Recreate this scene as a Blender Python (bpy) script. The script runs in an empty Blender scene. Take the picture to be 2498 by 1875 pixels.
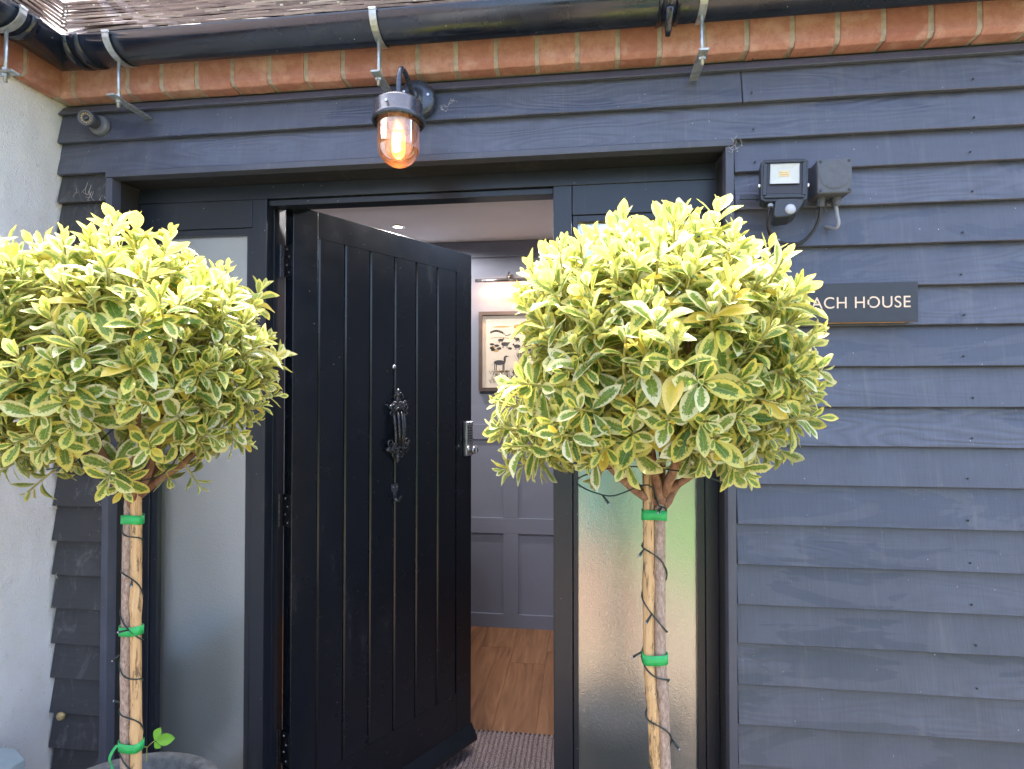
import bpy, bmesh, math, random
from mathutils import Vector, Matrix, noise as mnoise

R = math.radians
sc = bpy.context.scene
col = sc.collection

# ------------------------------------------------------------------ camera, sky, sun, exposure
CAM = Vector((0.0, -1.49, 1.44))
YAW, PITCH, FPX = 7.0, 1.0, 1400.0          # focal length in pixels of a 2498 px wide picture
cam_d = bpy.data.cameras.new("camera")
cam_d.sensor_width = 36.0
cam_d.lens = FPX / 2498.0 * 36.0
cam_d.clip_start = 0.02
cam_d.clip_end = 500.0
cam = bpy.data.objects.new("camera", cam_d)
col.objects.link(cam)
cam.location = CAM
cam.rotation_euler = (R(90 + PITCH), 0, R(YAW))
sc.camera = cam

SUN_EL, SUN_AZ = 66.0, -25.0                # azimuth: clockwise from +Y; the sun stands high behind the house
world = bpy.data.worlds.new("World")
sc.world = world
world.use_nodes = True
wn = world.node_tree
bg = wn.nodes["Background"]
sky = wn.nodes.new("ShaderNodeTexSky")
sky.sky_type = 'NISHITA'
sky.sun_disc = False
sky.sun_elevation = R(SUN_EL)
sky.sun_rotation = R(SUN_AZ)
sky.air_density = 0.8
sky.dust_density = 5.0
sky.ozone_density = 0.6
wn.links.new(sky.outputs[0], bg.inputs[0])
bg.inputs[1].default_value = 0.15
sun_d = bpy.data.lights.new("sun", 'SUN')
sun_d.energy = 2.1
sun_d.angle = R(0.6)
sun_d.color = (1.0, 0.95, 0.88)
sun = bpy.data.objects.new("sun", sun_d)
col.objects.link(sun)
sd = Vector((math.sin(R(SUN_AZ)) * math.cos(R(SUN_EL)), math.cos(R(SUN_AZ)) * math.cos(R(SUN_EL)), math.sin(R(SUN_EL))))
sun.rotation_euler = (-sd).to_track_quat('-Z', 'Y').to_euler()
sc.view_settings.view_transform = 'Standard'
sc.view_settings.look = 'None'
sc.view_settings.gamma = 1.0
sc.view_settings.use_curve_mapping = False
sc.view_settings.exposure = 2.95
sc.cycles.max_bounces = 10
sc.cycles.transparent_max_bounces = 12

# ------------------------------------------------------------------ where a pixel of the photograph meets a plane
_a, _p = R(YAW), R(PITCH)
FW = Vector((-math.sin(_a) * math.cos(_p), math.cos(_a) * math.cos(_p), math.sin(_p)))
RT = Vector((math.cos(_a), math.sin(_a), 0))
UP = RT.cross(FW)
def ray(px, py): return FW + RT * ((px - 1249) / FPX) - UP * ((py - 937.5) / FPX)
def at(px, py, y):
    r = ray(px, py); return CAM + r * ((y - CAM.y) / r.y)
def atx(px, py, x):
    r = ray(px, py); return CAM + r * ((x - CAM.x) / r.x)
def atz(px, py, z):
    r = ray(px, py); return CAM + r * ((z - CAM.z) / r.z)

# ------------------------------------------------------------------ mesh building helpers
class MB:
    def __init__(s): s.v = []; s.f = []; s.uv = None
    def add(s, vs, fs):
        k = len(s.v); s.v += [Vector(v) for v in vs]; s.f += [tuple(i + k for i in f) for f in fs]; return s
    def box(s, x0, x1, y0, y1, z0, z1):
        x0, x1 = min(x0, x1), max(x0, x1); y0, y1 = min(y0, y1), max(y0, y1); z0, z1 = min(z0, z1), max(z0, z1)
        return s.add([(x0,y0,z0),(x1,y0,z0),(x1,y1,z0),(x0,y1,z0),(x0,y0,z1),(x1,y0,z1),(x1,y1,z1),(x0,y1,z1)],
                     [(0,3,2,1),(4,5,6,7),(0,1,5,4),(1,2,6,5),(2,3,7,6),(3,0,4,7)])
    def prism(s, prof, axis, a, b, n=1, wob=0.0, rng=None):
        """prof: closed list of 2D points; axis 'x' -> (y,z), 'y' -> (x,z), 'z' -> (x,y)"""
        m = len(prof); vs = []
        for i in range(n + 1):
            t = a + (b - a) * i / n
            dz = (rng.uniform(-wob, wob) if rng and wob else 0)
            dy = (rng.uniform(-wob, wob) if rng and wob else 0)
            for (p, q) in prof:
                vs.append((t, p + dy, q + dz) if axis == 'x' else ((p, t, q) if axis == 'y' else (p, q, t)))
        fs = []
        for i in range(n):
            for j in range(m):
                k = (j + 1) % m
                fs.append((i*m+j, i*m+k, (i+1)*m+k, (i+1)*m+j))
        fs.append(tuple(range(m))[::-1]); fs.append(tuple(n*m + j for j in range(m)))
        return s.add(vs, fs)
    def tube(s, pts, r, seg=8, caps=True):
        pts = [Vector(p) for p in pts]; n = len(pts)
        rs = r if isinstance(r, (list, tuple)) else [r] * n
        vs = []; t0 = (pts[1] - pts[0]).normalized()
        ref = Vector((0, 0, 1)) if abs(t0.z) < 0.9 else Vector((1, 0, 0))
        u = t0.cross(ref).normalized()
        for i, p in enumerate(pts):
            t = (pts[min(i+1, n-1)] - pts[max(i-1, 0)]).normalized()
            u = (u - t * u.dot(t)).normalized(); w = t.cross(u)
            for k in range(seg):
                a = 2 * math.pi * k / seg
                vs.append(p + (u * math.cos(a) + w * math.sin(a)) * rs[i])
        fs = [(i*seg+k, i*seg+(k+1) % seg, (i+1)*seg+(k+1) % seg, (i+1)*seg+k) for i in range(n-1) for k in range(seg)]
        if caps: fs += [tuple(range(seg))[::-1], tuple((n-1)*seg + k for k in range(seg))]
        return s.add(vs, fs)
    def lathe(s, prof, c=(0,0,0), seg=32, axis=(0,0,1), closed=False):
        """prof: (radius, height) pairs about an axis through c"""
        ax = Vector(axis).normalized(); ref = Vector((1,0,0)) if abs(ax.x) < 0.9 else Vector((0,1,0))
        u = ax.cross(ref).normalized(); w = ax.cross(u); c = Vector(c); vs = []; n = len(prof)
        for (r, h) in prof:
            for k in range(seg):
                a = 2 * math.pi * k / seg
                vs.append(c + ax * h + (u * math.cos(a) + w * math.sin(a)) * max(r, 1e-5))
        fs = [(i*seg+k, i*seg+(k+1) % seg, (i+1)*seg+(k+1) % seg, (i+1)*seg+k) for i in range(n-1) for k in range(seg)]
        if closed: fs += [((n-1)*seg+k, (n-1)*seg+(k+1) % seg, (k+1) % seg, k) for k in range(seg)]
        return s.add(vs, fs)
    def blob(s, c, rx, ry=None, rz=None, seg=10, rings=6, wob=0, rng=None):
        ry = ry or rx; rz = rz or rx; c = Vector(c); vs = []
        for i in range(rings + 1):
            th = math.pi * i / rings
            for k in range(seg):
                a = 2 * math.pi * k / seg
                q = 1 + (rng.uniform(-wob, wob) if rng else 0)
                vs.append(c + Vector((math.sin(th)*math.cos(a)*rx*q, math.sin(th)*math.sin(a)*ry*q, math.cos(th)*rz*q)))
        fs = [(i*seg+k, (i+1)*seg+k, (i+1)*seg+(k+1) % seg, i*seg+(k+1) % seg) for i in range(rings) for k in range(seg)]
        return s.add(vs, fs)
    def xf(s, m):
        s.v = [m @ v for v in s.v]; return s

ORG = {}        # origin of every part in the coordinates of its thing
def world_loc(thing): return Vector(thing.location)
def finish(ob, bevel=0.0, seg=2, smooth=False, sub=0):
    if smooth:
        for p in ob.data.polygons: p.use_smooth = True
    if bevel:
        b = ob.modifiers.new("bevel", 'BEVEL'); b.width = bevel; b.segments = seg; b.limit_method = 'ANGLE'; b.angle_limit = R(30)
    if sub:
        m = ob.modifiers.new("sub", 'SUBSURF'); m.levels = sub; m.render_levels = sub
def tomesh(mb, name, mat, centre):
    me = bpy.data.meshes.new(name)
    me.from_pydata([v - centre for v in mb.v], [], mb.f)
    bm = bmesh.new(); bm.from_mesh(me)
    bmesh.ops.remove_doubles(bm, verts=bm.verts, dist=1e-6)
    bmesh.ops.recalc_face_normals(bm, faces=bm.faces)
    bm.to_mesh(me); bm.free()
    if mat: me.materials.append(mat)
    return me
def bbc(vs):
    lo = Vector((min(v.x for v in vs), min(v.y for v in vs), min(v.z for v in vs)))
    hi = Vector((max(v.x for v in vs), max(v.y for v in vs), max(v.z for v in vs)))
    return (lo + hi) / 2
def thing(name, label, cat, loc=(0,0,0), rz=0.0, group=None, rot=None):
    o = bpy.data.objects.new(name, None); o.empty_display_size = 0.05; col.objects.link(o)
    o.location = loc; o.rotation_euler = rot if rot else (0, 0, rz)
    o['label'] = label; o['category'] = cat
    if group: o['group'] = group
    ORG[o] = Vector((0,0,0)); return o
def part(name, mb, mat, parent, local=False, bevel=0.0, seg=2, smooth=False, kind=None, label=None, sub=0):
    """a mesh in world coordinates (or in the thing's own when local) made a child of parent"""
    root = parent
    while root.parent: root = root.parent
    off = Vector((0,0,0)) if local else (world_loc(root) if root.type == 'EMPTY' else ORG.get(('top', root), Vector((0,0,0))))
    if off.length: mb.v = [v - off for v in mb.v]
    c = bbc(mb.v)
    ob = bpy.data.objects.new(name, tomesh(mb, name, mat, c)); col.objects.link(ob)
    ob.parent = parent; ob.location = c - ORG[parent]; ORG[ob] = c
    finish(ob, bevel, seg, smooth, sub)
    if kind: ob['kind'] = kind
    if label: ob['label'] = label
    return ob
def copypart(src, name, parent, loc, rot=None, scale=None):
    ob = src.copy(); col.objects.link(ob); ob.name = name; ob.parent = parent
    ob.location = Vector(loc) - ORG[parent]; ORG[ob] = Vector(loc)
    if rot is not None: ob.rotation_euler = rot
    if scale is not None: ob.scale = scale
    return ob
def struct(name, mb, mat, bevel=0.0, smooth=False):
    c = bbc(mb.v)
    ob = bpy.data.objects.new(name, tomesh(mb, name, mat, c)); col.objects.link(ob)
    ob.location = c; ORG[ob] = Vector((0,0,0)); ORG[('top', ob)] = c
    ob['kind'] = 'structure'; finish(ob, bevel, 2, smooth); return ob
def solo(name, mb, mat, label, cat, group=None, bevel=0.0, smooth=False, kind=None):
    ob = struct(name, mb, mat, bevel, smooth); del ob['kind']
    ob['label'] = label; ob['category'] = cat
    if group: ob['group'] = group
    if kind: ob['kind'] = kind
    return ob

# ------------------------------------------------------------------ materials
class N:
    def __init__(s, name):
        s.m = bpy.data.materials.new(name); s.m.use_nodes = True
        s.t = s.m.node_tree; s.b = s.t.nodes["Principled BSDF"]; s.out = s.t.nodes["Material Output"]
    def n(s, typ, **kw):
        nd = s.t.nodes.new(typ)
        for k, v in kw.items():
            if k.startswith('i_'):
                key = k[2:]; key = int(key) if key.isdigit() else key.replace('_', ' ')
                nd.inputs[key].default_value = v
            else: setattr(nd, k, v)
        return nd
    def l(s, a, b): s.t.links.new(a, b)
    def coords(s, scale=(1,1,1), rnd=True, kind='Object'):
        tc = s.n('ShaderNodeTexCoord'); mp = s.n('ShaderNodeMapping')
        mp.inputs['Scale'].default_value = scale
        s.l(tc.outputs[kind], mp.inputs['Vector'])
        if rnd:
            oi = s.n('ShaderNodeObjectInfo'); mu = s.n('ShaderNodeMath', operation='MULTIPLY'); mu.inputs[1].default_value = 37.0
            s.l(oi.outputs['Random'], mu.inputs[0])
            cb = s.n('ShaderNodeCombineXYZ')
            for i in range(3): s.l(mu.outputs[0], cb.inputs[i])
            s.l(cb.outputs[0], mp.inputs['Location'])
        return mp.outputs[0]
    def noise(s, vec, scale, detail=4, rough=0.55, dist=0.0):
        nd = s.n('ShaderNodeTexNoise'); nd.inputs['Scale'].default_value = scale; nd.inputs['Detail'].default_value = detail
        nd.inputs['Roughness'].default_value = rough; nd.inputs['Distortion'].default_value = dist
        s.l(vec, nd.inputs['Vector']); return nd.outputs['Fac']
    def ramp(s, fac, stops, interp='LINEAR'):
        r = s.n('ShaderNodeValToRGB'); cr = r.color_ramp; cr.interpolation = interp
        while len(cr.elements) < len(stops): cr.elements.new(0.5)
        for e, (p, c) in zip(cr.elements, stops):
            e.position = p; e.color = c if len(c) == 4 else (*c, 1)
        s.l(fac, r.inputs[0]); return r.outputs[0]
    def mix(s, fac, a, b, mode='MIX'):
        mx = s.n('ShaderNodeMix', data_type='RGBA', blend_type=mode)
        for sock, v in ((mx.inputs[0], fac), (mx.inputs[6], a), (mx.inputs[7], b)):
            if isinstance(v, (int, float)): sock.default_value = v
            elif isinstance(v, tuple): sock.default_value = (*v, 1) if len(v) == 3 else v
            else: s.l(v, sock)
        return mx.outputs[2]
    def math(s, op, a, b=None, clamp=False):
        m = s.n('ShaderNodeMath', operation=op, use_clamp=clamp)
        for i, v in enumerate((a, b)):
            if v is None: continue
            if isinstance(v, (int, float)): m.inputs[i].default_value = v
            else: s.l(v, m.inputs[i])
        return m.outputs[0]
    def bump(s, h, strength, dist=0.001, chain=None):
        b = s.n('ShaderNodeBump'); b.inputs['Strength'].default_value = strength; b.inputs['Distance'].default_value = dist
        s.l(h, b.inputs['Height'])
        if chain is not None: s.l(chain, b.inputs['Normal'])
        return b.outputs[0]
    def specks(s, vec, scale, thr=0.06, gate=0.62):
        """sparse small dots: 1 inside a dot"""
        v = s.n('ShaderNodeTexVoronoi'); v.inputs['Scale'].default_value = scale; s.l(vec, v.inputs['Vector'])
        d = s.math('LESS_THAN', v.outputs['Distance'], thr)
        sp = s.n('ShaderNodeSeparateColor'); s.l(v.outputs['Color'], sp.inputs[0])
        g = s.math('GREATER_THAN', sp.outputs[0], gate)
        return s.math('MULTIPLY', d, g)
    def set(s, **kw):
        for k, v in kw.items():
            key = k.replace('_', ' ')
            sock = s.b.inputs[key]
            if isinstance(v, (int, float)): sock.default_value = v
            elif isinstance(v, tuple): sock.default_value = (*v, 1) if len(v) == 3 and sock.type == 'RGBA' else v
            else: s.l(v, sock)
        return s.m

def simple(name, c, rough=0.5, metal=0.0, var=0.15, scale=20, bump=0.0, bscale=200, spec=0.5, rv=1.0, dust=0, **kw):
    g = N(name); v = g.coords()
    f = g.noise(v, scale)
    c2 = tuple(max(0, x * (1 - var)) for x in c); c3 = tuple(min(1, x * (1 + var)) for x in c)
    base = g.ramp(f, [(0.3, c2), (0.7, c3)])
    if dust:
        sp = g.math('MULTIPLY', g.specks(v, 55, 0.075, 0.80), g.ramp(g.noise(v, 4, 2), [(0.40, (0,0,0)), (0.62, (1,1,1))]))
        base = g.mix(g.math('MULTIPLY', sp, dust), base, (0.45, 0.42, 0.38))
        sm = g.noise(g.coords((14, 14, 3)), 1.0, 5, 0.7)
        base = g.mix(g.ramp(sm, [(0.60, (0,0,0)), (0.82, (0.10*dust,)*3)]), base, (0.30, 0.30, 0.32))
    args = dict(Base_Color=base, Metallic=metal, Specular_IOR_Level=spec)
    args['Roughness'] = g.ramp(g.noise(v, scale * 3), [(0.3, (max(rough - .06*rv, .02),) * 3), (0.7, (min(rough + .08*rv, 1),) * 3)])
    if bump: args['Normal'] = g.bump(g.noise(v, bscale, 3), bump)
    args.update(kw)
    return g.set(**args)

def timber_paint(name, c, rough=0.42, grain=0.5, stain=1.0, vertical=False, speck=True, spec=0.5, sawk=1.0, smear=0):
    g = N(name)
    oir = g.n('ShaderNodeObjectInfo')
    sc1 = (1, 1, 1)
    v = g.coords(sc1)
    # cathedral grain: contour lines of a stretched noise field
    st = (1.3, 8, 8) if not vertical else (8, 8, 1.3)
    vs_ = g.coords(st)
    n1 = g.noise(vs_, 1.6, 2, 0.4)
    rings = g.math('FRACT', g.math('MULTIPLY', n1, 14.0))
    rings = g.math('ABSOLUTE', g.math('SUBTRACT', g.math('MULTIPLY', rings, 2.0), 1.0))
    # only some boards show their figure, and only in places
    gate = g.ramp(g.noise(g.coords((1.1, 3, 3)), 1.0, 2), [(0.42, (0.12,)*3), (0.62, (1,)*3)])
    gate = g.math('MULTIPLY', gate, g.ramp(oir.outputs['Random'], [(0.2, (0.15,)*3), (0.6, (1,)*3)]))
    rings = g.math('MULTIPLY', rings, gate)
    # rough saw marks across the board
    sw = g.coords((210, 10, 9) if not vertical else (18, 10, 420))
    saw = g.noise(sw, 1.0, 2, 0.6)
    fib = g.noise(g.coords((12, 300, 300) if not vertical else (300, 300, 12)), 1.0, 3, 0.6)
    dirt = g.noise(v, 9, 5, 0.6)
    base = g.ramp(dirt, [(0.3, tuple(x * .86 for x in c)), (0.72, tuple(x * 1.14 for x in c))])
    base = g.mix(g.math('MULTIPLY', rings, 0.34 * grain), base, tuple(x * 1.75 for x in c))
    base = g.mix(g.math('MULTIPLY', saw, 0.25 * sawk), base, tuple(x * .62 for x in c))
    rg = g.ramp(fib, [(0.3, (rough - .05,) * 3), (0.75, (rough + .14,) * 3)])
    if stain:
        sn = g.noise(g.coords((2.2, 5, 9)), 1.0, 4, 0.62, 0.5)
        sn = g.math('ADD', sn, g.math('MULTIPLY', g.math('SUBTRACT', g.math('FRACT', g.math('MULTIPLY', oir.outputs['Random'], 13.7)), 0.5), 0.14))
        m = g.ramp(sn, [(0.575, (0, 0, 0)), (0.588, (1, 1, 1))])
        base = g.mix(g.math('MULTIPLY', m, 0.42 * stain), base, tuple(x * k for x, k in zip(c, (.45, .5, .62))))
        rg = g.mix(g.math('MULTIPLY', m, 0.55 * stain), rg, (rough - .12,) * 3)
    if smear:
        wsm = g.noise(g.coords((16, 16, 9)), 1.0, 6, 0.75, 1.2)
        base = g.mix(g.ramp(wsm, [(0.54, (0,0,0)), (0.78, (smear*.5,)*3)]), base, (0.36, 0.35, 0.35))
    # faint pale runs and dust
    run = g.noise(g.coords((26, 10, 1.6) if not vertical else (1.6, 10, 26)), 1.0, 4, 0.7)
    base = g.mix(g.ramp(run, [(0.56, (0,0,0)), (0.80, (0.28,)*3)]), base, (0.20, 0.195, 0.20))
    if speck:
        sp = g.specks(v, 75, 0.085, 0.86)
        wh = g.noise(v, 5, 2)
        sp = g.math('MULTIPLY', sp, g.ramp(wh, [(0.42, (0,0,0)), (0.6, (1,1,1))]))
        base = g.mix(sp, base, (0.5, 0.48, 0.45))
    b1 = g.bump(saw, 0.35 * sawk + .01, 0.0008)
    b2 = g.bump(rings, 0.45 * grain, 0.0012, b1)
    b3 = g.bump(fib, 0.22 * sawk + .01, 0.0005, b2)
    return g.set(Base_Color=base, Roughness=rg, Normal=b3, Specular_IOR_Level=spec)

M = {}
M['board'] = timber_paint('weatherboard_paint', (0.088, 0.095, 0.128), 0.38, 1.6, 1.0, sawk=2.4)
M['board_dark'] = timber_paint('dark_board_paint', (0.048, 0.047, 0.051), 0.55, 0.5, 0.0, smear=.75)  # short left boards: darker and more neutral than the others, with pale smears
M['board_trim'] = timber_paint('trim_paint', (0.080, 0.084, 0.112), 0.42, 0.25, 0.0)
M['reveal'] = timber_paint('reveal_paint', (0.024, 0.023, 0.024), 0.5, 0.3, 0.3)
M['frame'] = simple('frame_paint', (0.013, 0.017, 0.025), 0.32, 0, 0.08, 6, 0, 300, rv=.2, dust=1)
M['door'] = simple('door_paint', (0.0055, 0.0080, 0.0130), 0.25, 0, 0.08, 5, 0.03, 260, rv=.4, dust=.6)
M['black_iron'] = simple('black_iron', (0.022, 0.024, 0.030), 0.25, 0.0, 0.3, 40, 0.5, 160, spec=0.8)
M['hinge'] = simple('hinge_steel', (0.03, 0.032, 0.04), 0.3, 0.7, 0.2, 60)
M['screw'] = simple('screw_steel', (0.5, 0.5, 0.5), 0.3, 1.0)
M['galv'] = simple('galvanised_steel', (0.46, 0.48, 0.47), 0.42, 0.75, 0.25, 70, 0.2, 120)
M['gutter'] = simple('gutter_plastic', (0.012, 0.016, 0.026), 0.17, 0.0, 0.3, 14, 0.03, 60, spec=0.6, dust=1)
M['steel'] = simple('brushed_steel', (0.55, 0.55, 0.56), 0.28, 1.0, 0.1, 50)
M['cam_grey'] = simple('camera_grey', (0.13, 0.135, 0.15), 0.42, 0.0, 0.15, 80)
M['flood_black'] = simple('flood_black', (0.028, 0.033, 0.04), 0.42, 0.0, 0.1, 60)
M['box_grey'] = simple('junction_box_grey', (0.085, 0.09, 0.105), 0.5, 0.0, 0.12, 60, 0.1, 300)
M['cable_black'] = simple('cable_black', (0.02, 0.02, 0.022), 0.45)
M['cable_grey'] = simple('cable_grey', (0.30, 0.31, 0.35), 0.5)
M['white_plastic'] = simple('white_plastic', (0.42, 0.44, 0.50), 0.3, var=0.03)
M['reflector'] = simple('reflector', (0.50, 0.50, 0.44), 0.35, var=0.03)
M['led'] = simple('led_chip', (0.75, 0.5, 0.16), 0.4)
M['lantern'] = simple('lantern_metal', (0.05, 0.058, 0.078), 0.28, 0.35, 0.2, 40, 0.05, 200, spec=0.7)
M['tape'] = simple('tie_tape', (0.03, 0.43, 0.11), 0.42, 0, 0.15, 60)
M['wire'] = simple('wire_green', (0.012, 0.028, 0.026), 0.4)
M['cane'] = None
M['pot'] = simple('pot_fibre_clay', (0.10, 0.105, 0.108), 0.75, 0, 0.35, 60, 0.5, 260)
M['snail'] = simple('snail_shell', (0.45, 0.32, 0.14), 0.35, 0, 0.4, 220)
M['web'] = simple('dusty_web', (0.55, 0.5, 0.44), 0.9)
M['util'] = simple('meter_box_grey', (0.36, 0.43, 0.45), 0.4, 0, 0.06, 30)
M['wall_in'] = simple('inner_paint', (0.205, 0.222, 0.285), 0.55, 0, 0.04, 6)
M['ceil'] = simple('ceiling_paint', (0.80, 0.77, 0.75), 0.8, 0, 0.03, 4)
M['picture_frame'] = simple('picture_frame', (0.085, 0.062, 0.055), 0.4)
M['paper'] = simple('paper', (0.60, 0.54, 0.45), 0.6, 0, 0.06, 18)
M['ink'] = simple('ink', (0.035, 0.035, 0.04), 0.6, 0, 0.5, 90)
M['ochre'] = simple('ochre_ink', (0.36, 0.24, 0.08), 0.6, 0, 0.4, 80)
M['chrome'] = simple('chrome', (0.6, 0.58, 0.56), 0.2, 1.0)
M['wood_sign'] = simple('sign_plywood', (0.62, 0.36, 0.19), 0.6, 0, 0.15, 60)
M['letter'] = simple('sign_letter', (0.80, 0.60, 0.44), 0.55, 0, 0.05, 60)
M['sign'] = simple('sign_face', (0.03, 0.032, 0.042), 0.38, 0, 0.1, 40)
M['skin'] = simple('skin', (0.62, 0.28, 0.18), 0.5, 0, 0.08, 12)
M['teal'] = simple('teal_cloth', (0.02, 0.22, 0.18), 0.8, 0, 0.1, 30)
M['tan'] = simple('tan_leather', (0.42, 0.28, 0.13), 0.6)
M['hair'] = simple('brown_hair', (0.06, 0.035, 0.02), 0.5)

def m_brick():
    g = N('brick_orange'); v = g.coords()
    oi = g.n('ShaderNodeObjectInfo')
    b = g.ramp(oi.outputs['Random'], [(0, (0.44, 0.205, 0.15)), (0.3, (0.50, 0.27, 0.20)), (0.6, (0.36, 0.15, 0.11)), (0.8, (0.47, 0.24, 0.17)), (1, (0.54, 0.32, 0.25))])
    f = g.noise(v, 55, 5, 0.65)
    b = g.mix(g.ramp(f, [(0.4, (0,0,0)), (0.75, (0.55,)*3)]), b, (0.30, 0.10, 0.07))
    b = g.mix(g.ramp(g.noise(v, 18, 3), [(0.5, (0,0,0)), (0.75, (0.7,)*3)]), b, (0.60, 0.40, 0.31))
    b = g.mix(g.specks(v, 260, 0.2, 0.75), b, (0.20, 0.07, 0.05))
    n = g.bump(g.noise(v, 320, 4, 0.7), 0.6, 0.001, g.bump(g.noise(v, 60, 3), 0.5, 0.002))
    return g.set(Base_Color=b, Roughness=0.85, Normal=n, Specular_IOR_Level=0.25)
M['brick'] = m_brick()
M['mortar'] = simple('mortar', (0.42, 0.36, 0.295), 0.95, 0, 0.2, 60, 0.8, 300)

def m_render():
    g = N('white_render'); v = g.coords(rnd=False)
    b = g.ramp(g.noise(v, 3.2, 5, 0.6), [(0.3, (0.76, 0.735, 0.70)), (0.65, (0.88, 0.87, 0.86))])
    b = g.mix(g.ramp(g.noise(v, 26, 4, 0.7), [(0.58, (0,0,0)), (0.8, (0.3,)*3)]), b, (0.42, 0.36, 0.26))
    b = g.mix(g.specks(v, 60, 0.07, 0.86), b, (0.22, 0.15, 0.10))
    n = g.bump(g.noise(v, 260, 3, 0.65), 1.0, 0.0036, g.bump(g.noise(v, 90, 3), 0.5, 0.003))
    return g.set(Base_Color=b, Roughness=0.8, Normal=n, Specular_IOR_Level=0.3)
M['render'] = m_render()

def m_tile():
    g = N('roof_tile'); v = g.coords()
    oi = g.n('ShaderNodeObjectInfo')
    b = g.ramp(oi.outputs['Random'], [(0, (0.17, 0.135, 0.13)), (0.5, (0.27, 0.215, 0.20)), (0.85, (0.34, 0.28, 0.25)), (1, (0.45, 0.40, 0.36))])
    b = g.mix(g.ramp(g.noise(v, 22, 4, 0.7), [(0.5, (0,0,0)), (0.7, (0.6,)*3)]), b, (0.38, 0.34, 0.28))
    b = g.mix(g.specks(v, 45, 0.25, 0.8), b, (0.62, 0.60, 0.5))
    n = g.bump(g.noise(v, 130, 4, 0.7), 0.7, 0.003)
    return g.set(Base_Color=b, Roughness=0.72, Normal=n, Specular_IOR_Level=0.4)
M['tile'] = m_tile()

def m_leaf():
    g = N('variegated_leaf')
    uv = g.n('ShaderNodeUVMap'); uv.uv_map = 'UVMap'
    sx = g.n('ShaderNodeSeparateXYZ'); g.l(uv.outputs[0], sx.inputs[0])
    U, V = sx.outputs[0], sx.outputs[1]
    at_ = g.n('ShaderNodeAttribute'); at_.attribute_name = 'leafinfo'
    sp = g.n('ShaderNodeSeparateColor'); g.l(at_.outputs['Color'], sp.inputs[0])
    oi = g.n('ShaderNodeObjectInfo')
    rnd = g.math('FRACT', g.math('ADD', sp.outputs[1], oi.outputs['Random']))
    age = sp.outputs[0]                                   # 0 old leaf, 1 young leaf at the tip
    # edge distance across and along
    d = g.math('SUBTRACT', 1.0, g.math('ABSOLUTE', g.math('SUBTRACT', g.math('MULTIPLY', U, 2.0), 1.0)))
    dv = g.math('MULTIPLY', g.math('SUBTRACT', 1.0, V), 2.6)
    e = g.math('MINIMUM', d, dv)
    cb = g.n('ShaderNodeCombineXYZ')
    g.l(g.math('MULTIPLY', U, 2.2), cb.inputs[0]); g.l(g.math('MULTIPLY', V, 6.0), cb.inputs[1]); g.l(g.math('MULTIPLY', rnd, 91.0), cb.inputs[2])
    n1 = g.noise(cb.outputs[0], 2.6, 4, 0.75)
    lim = g.math('ADD', g.math('MULTIPLY', g.math('SUBTRACT', n1, 0.5), 1.3), g.math('ADD', 0.36, g.math('MULTIPLY', age, 0.26)))
    mask = g.math('MULTIPLY', g.math('SUBTRACT', e, lim), 14.0, True)
    n2 = g.noise(cb.outputs[0], 5.0, 3, 0.6)
    green = g.ramp(g.math('ADD', n2, g.math('MULTIPLY', g.math('SUBTRACT', rnd, 0.5), 0.3)),
                   [(0.35, (0.08, 0.17, 0.030)), (0.55, (0.17, 0.29, 0.045)), (0.75, (0.31, 0.42, 0.11))])
    green = g.mix(g.math('MULTIPLY', age, 0.62), green, (0.34, 0.44, 0.055))
    mar = g.ramp(rnd, [(0.0, (0.74, 0.64, 0.12)), (0.45, (0.80, 0.73, 0.20)), (0.75, (0.84, 0.81, 0.42)), (1.0, (0.87, 0.86, 0.66))])
    mar = g.mix(g.math('MULTIPLY', age, 0.35), mar, (0.84, 0.79, 0.16))
    gold = g.math('GREATER_THAN', g.math('FRACT', g.math('MULTIPLY', rnd, 7.31)), 0.965)
    brown = g.specks(cb.outputs[0], 2.4, 0.10, 0.93)
    c = g.mix(mask, mar, green)
    c = g.mix(g.math('MULTIPLY', gold, 0.8), c, (0.80, 0.58, 0.07))
    # pale midrib
    rib = g.math('LESS_THAN', g.math('ABSOLUTE', g.math('SUBTRACT', U, 0.5)), 0.018)
    c = g.mix(g.math('MULTIPLY', rib, 0.55), c, (0.55, 0.58, 0.20))
    c = g.mix(brown, c, (0.22, 0.12, 0.04))
    geo = g.n('ShaderNodeNewGeometry')
    c = g.mix(g.math('MULTIPLY', geo.outputs['Backfacing'], 0.35), c, (0.42, 0.46, 0.20))
    vein = g.math('ABSOLUTE', g.math('SUBTRACT', g.math('FRACT', g.math('ADD', g.math('MULTIPLY', V, 9.0), g.math('MULTIPLY', d, 1.2))), 0.5))
    bmp = g.bump(vein, 0.12, 0.002)
    g.set(Base_Color=c, Roughness=0.34, Normal=bmp, Specular_IOR_Level=0.5)
    tr = g.n('ShaderNodeBsdfTranslucent'); g.l(c, tr.inputs['Color'])
    mx = g.n('ShaderNodeMixShader'); mx.inputs[0].default_value = 0.40
    g.l(g.b.outputs[0], mx.inputs[1]); g.l(tr.outputs[0], mx.inputs[2]); g.l(mx.outputs[0], g.out.inputs[0])
    return g.m
M['leaf'] = m_leaf()
M['weed'] = simple('weed_leaf', (0.20, 0.48, 0.04), 0.5, 0, 0.12, 60)

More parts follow.
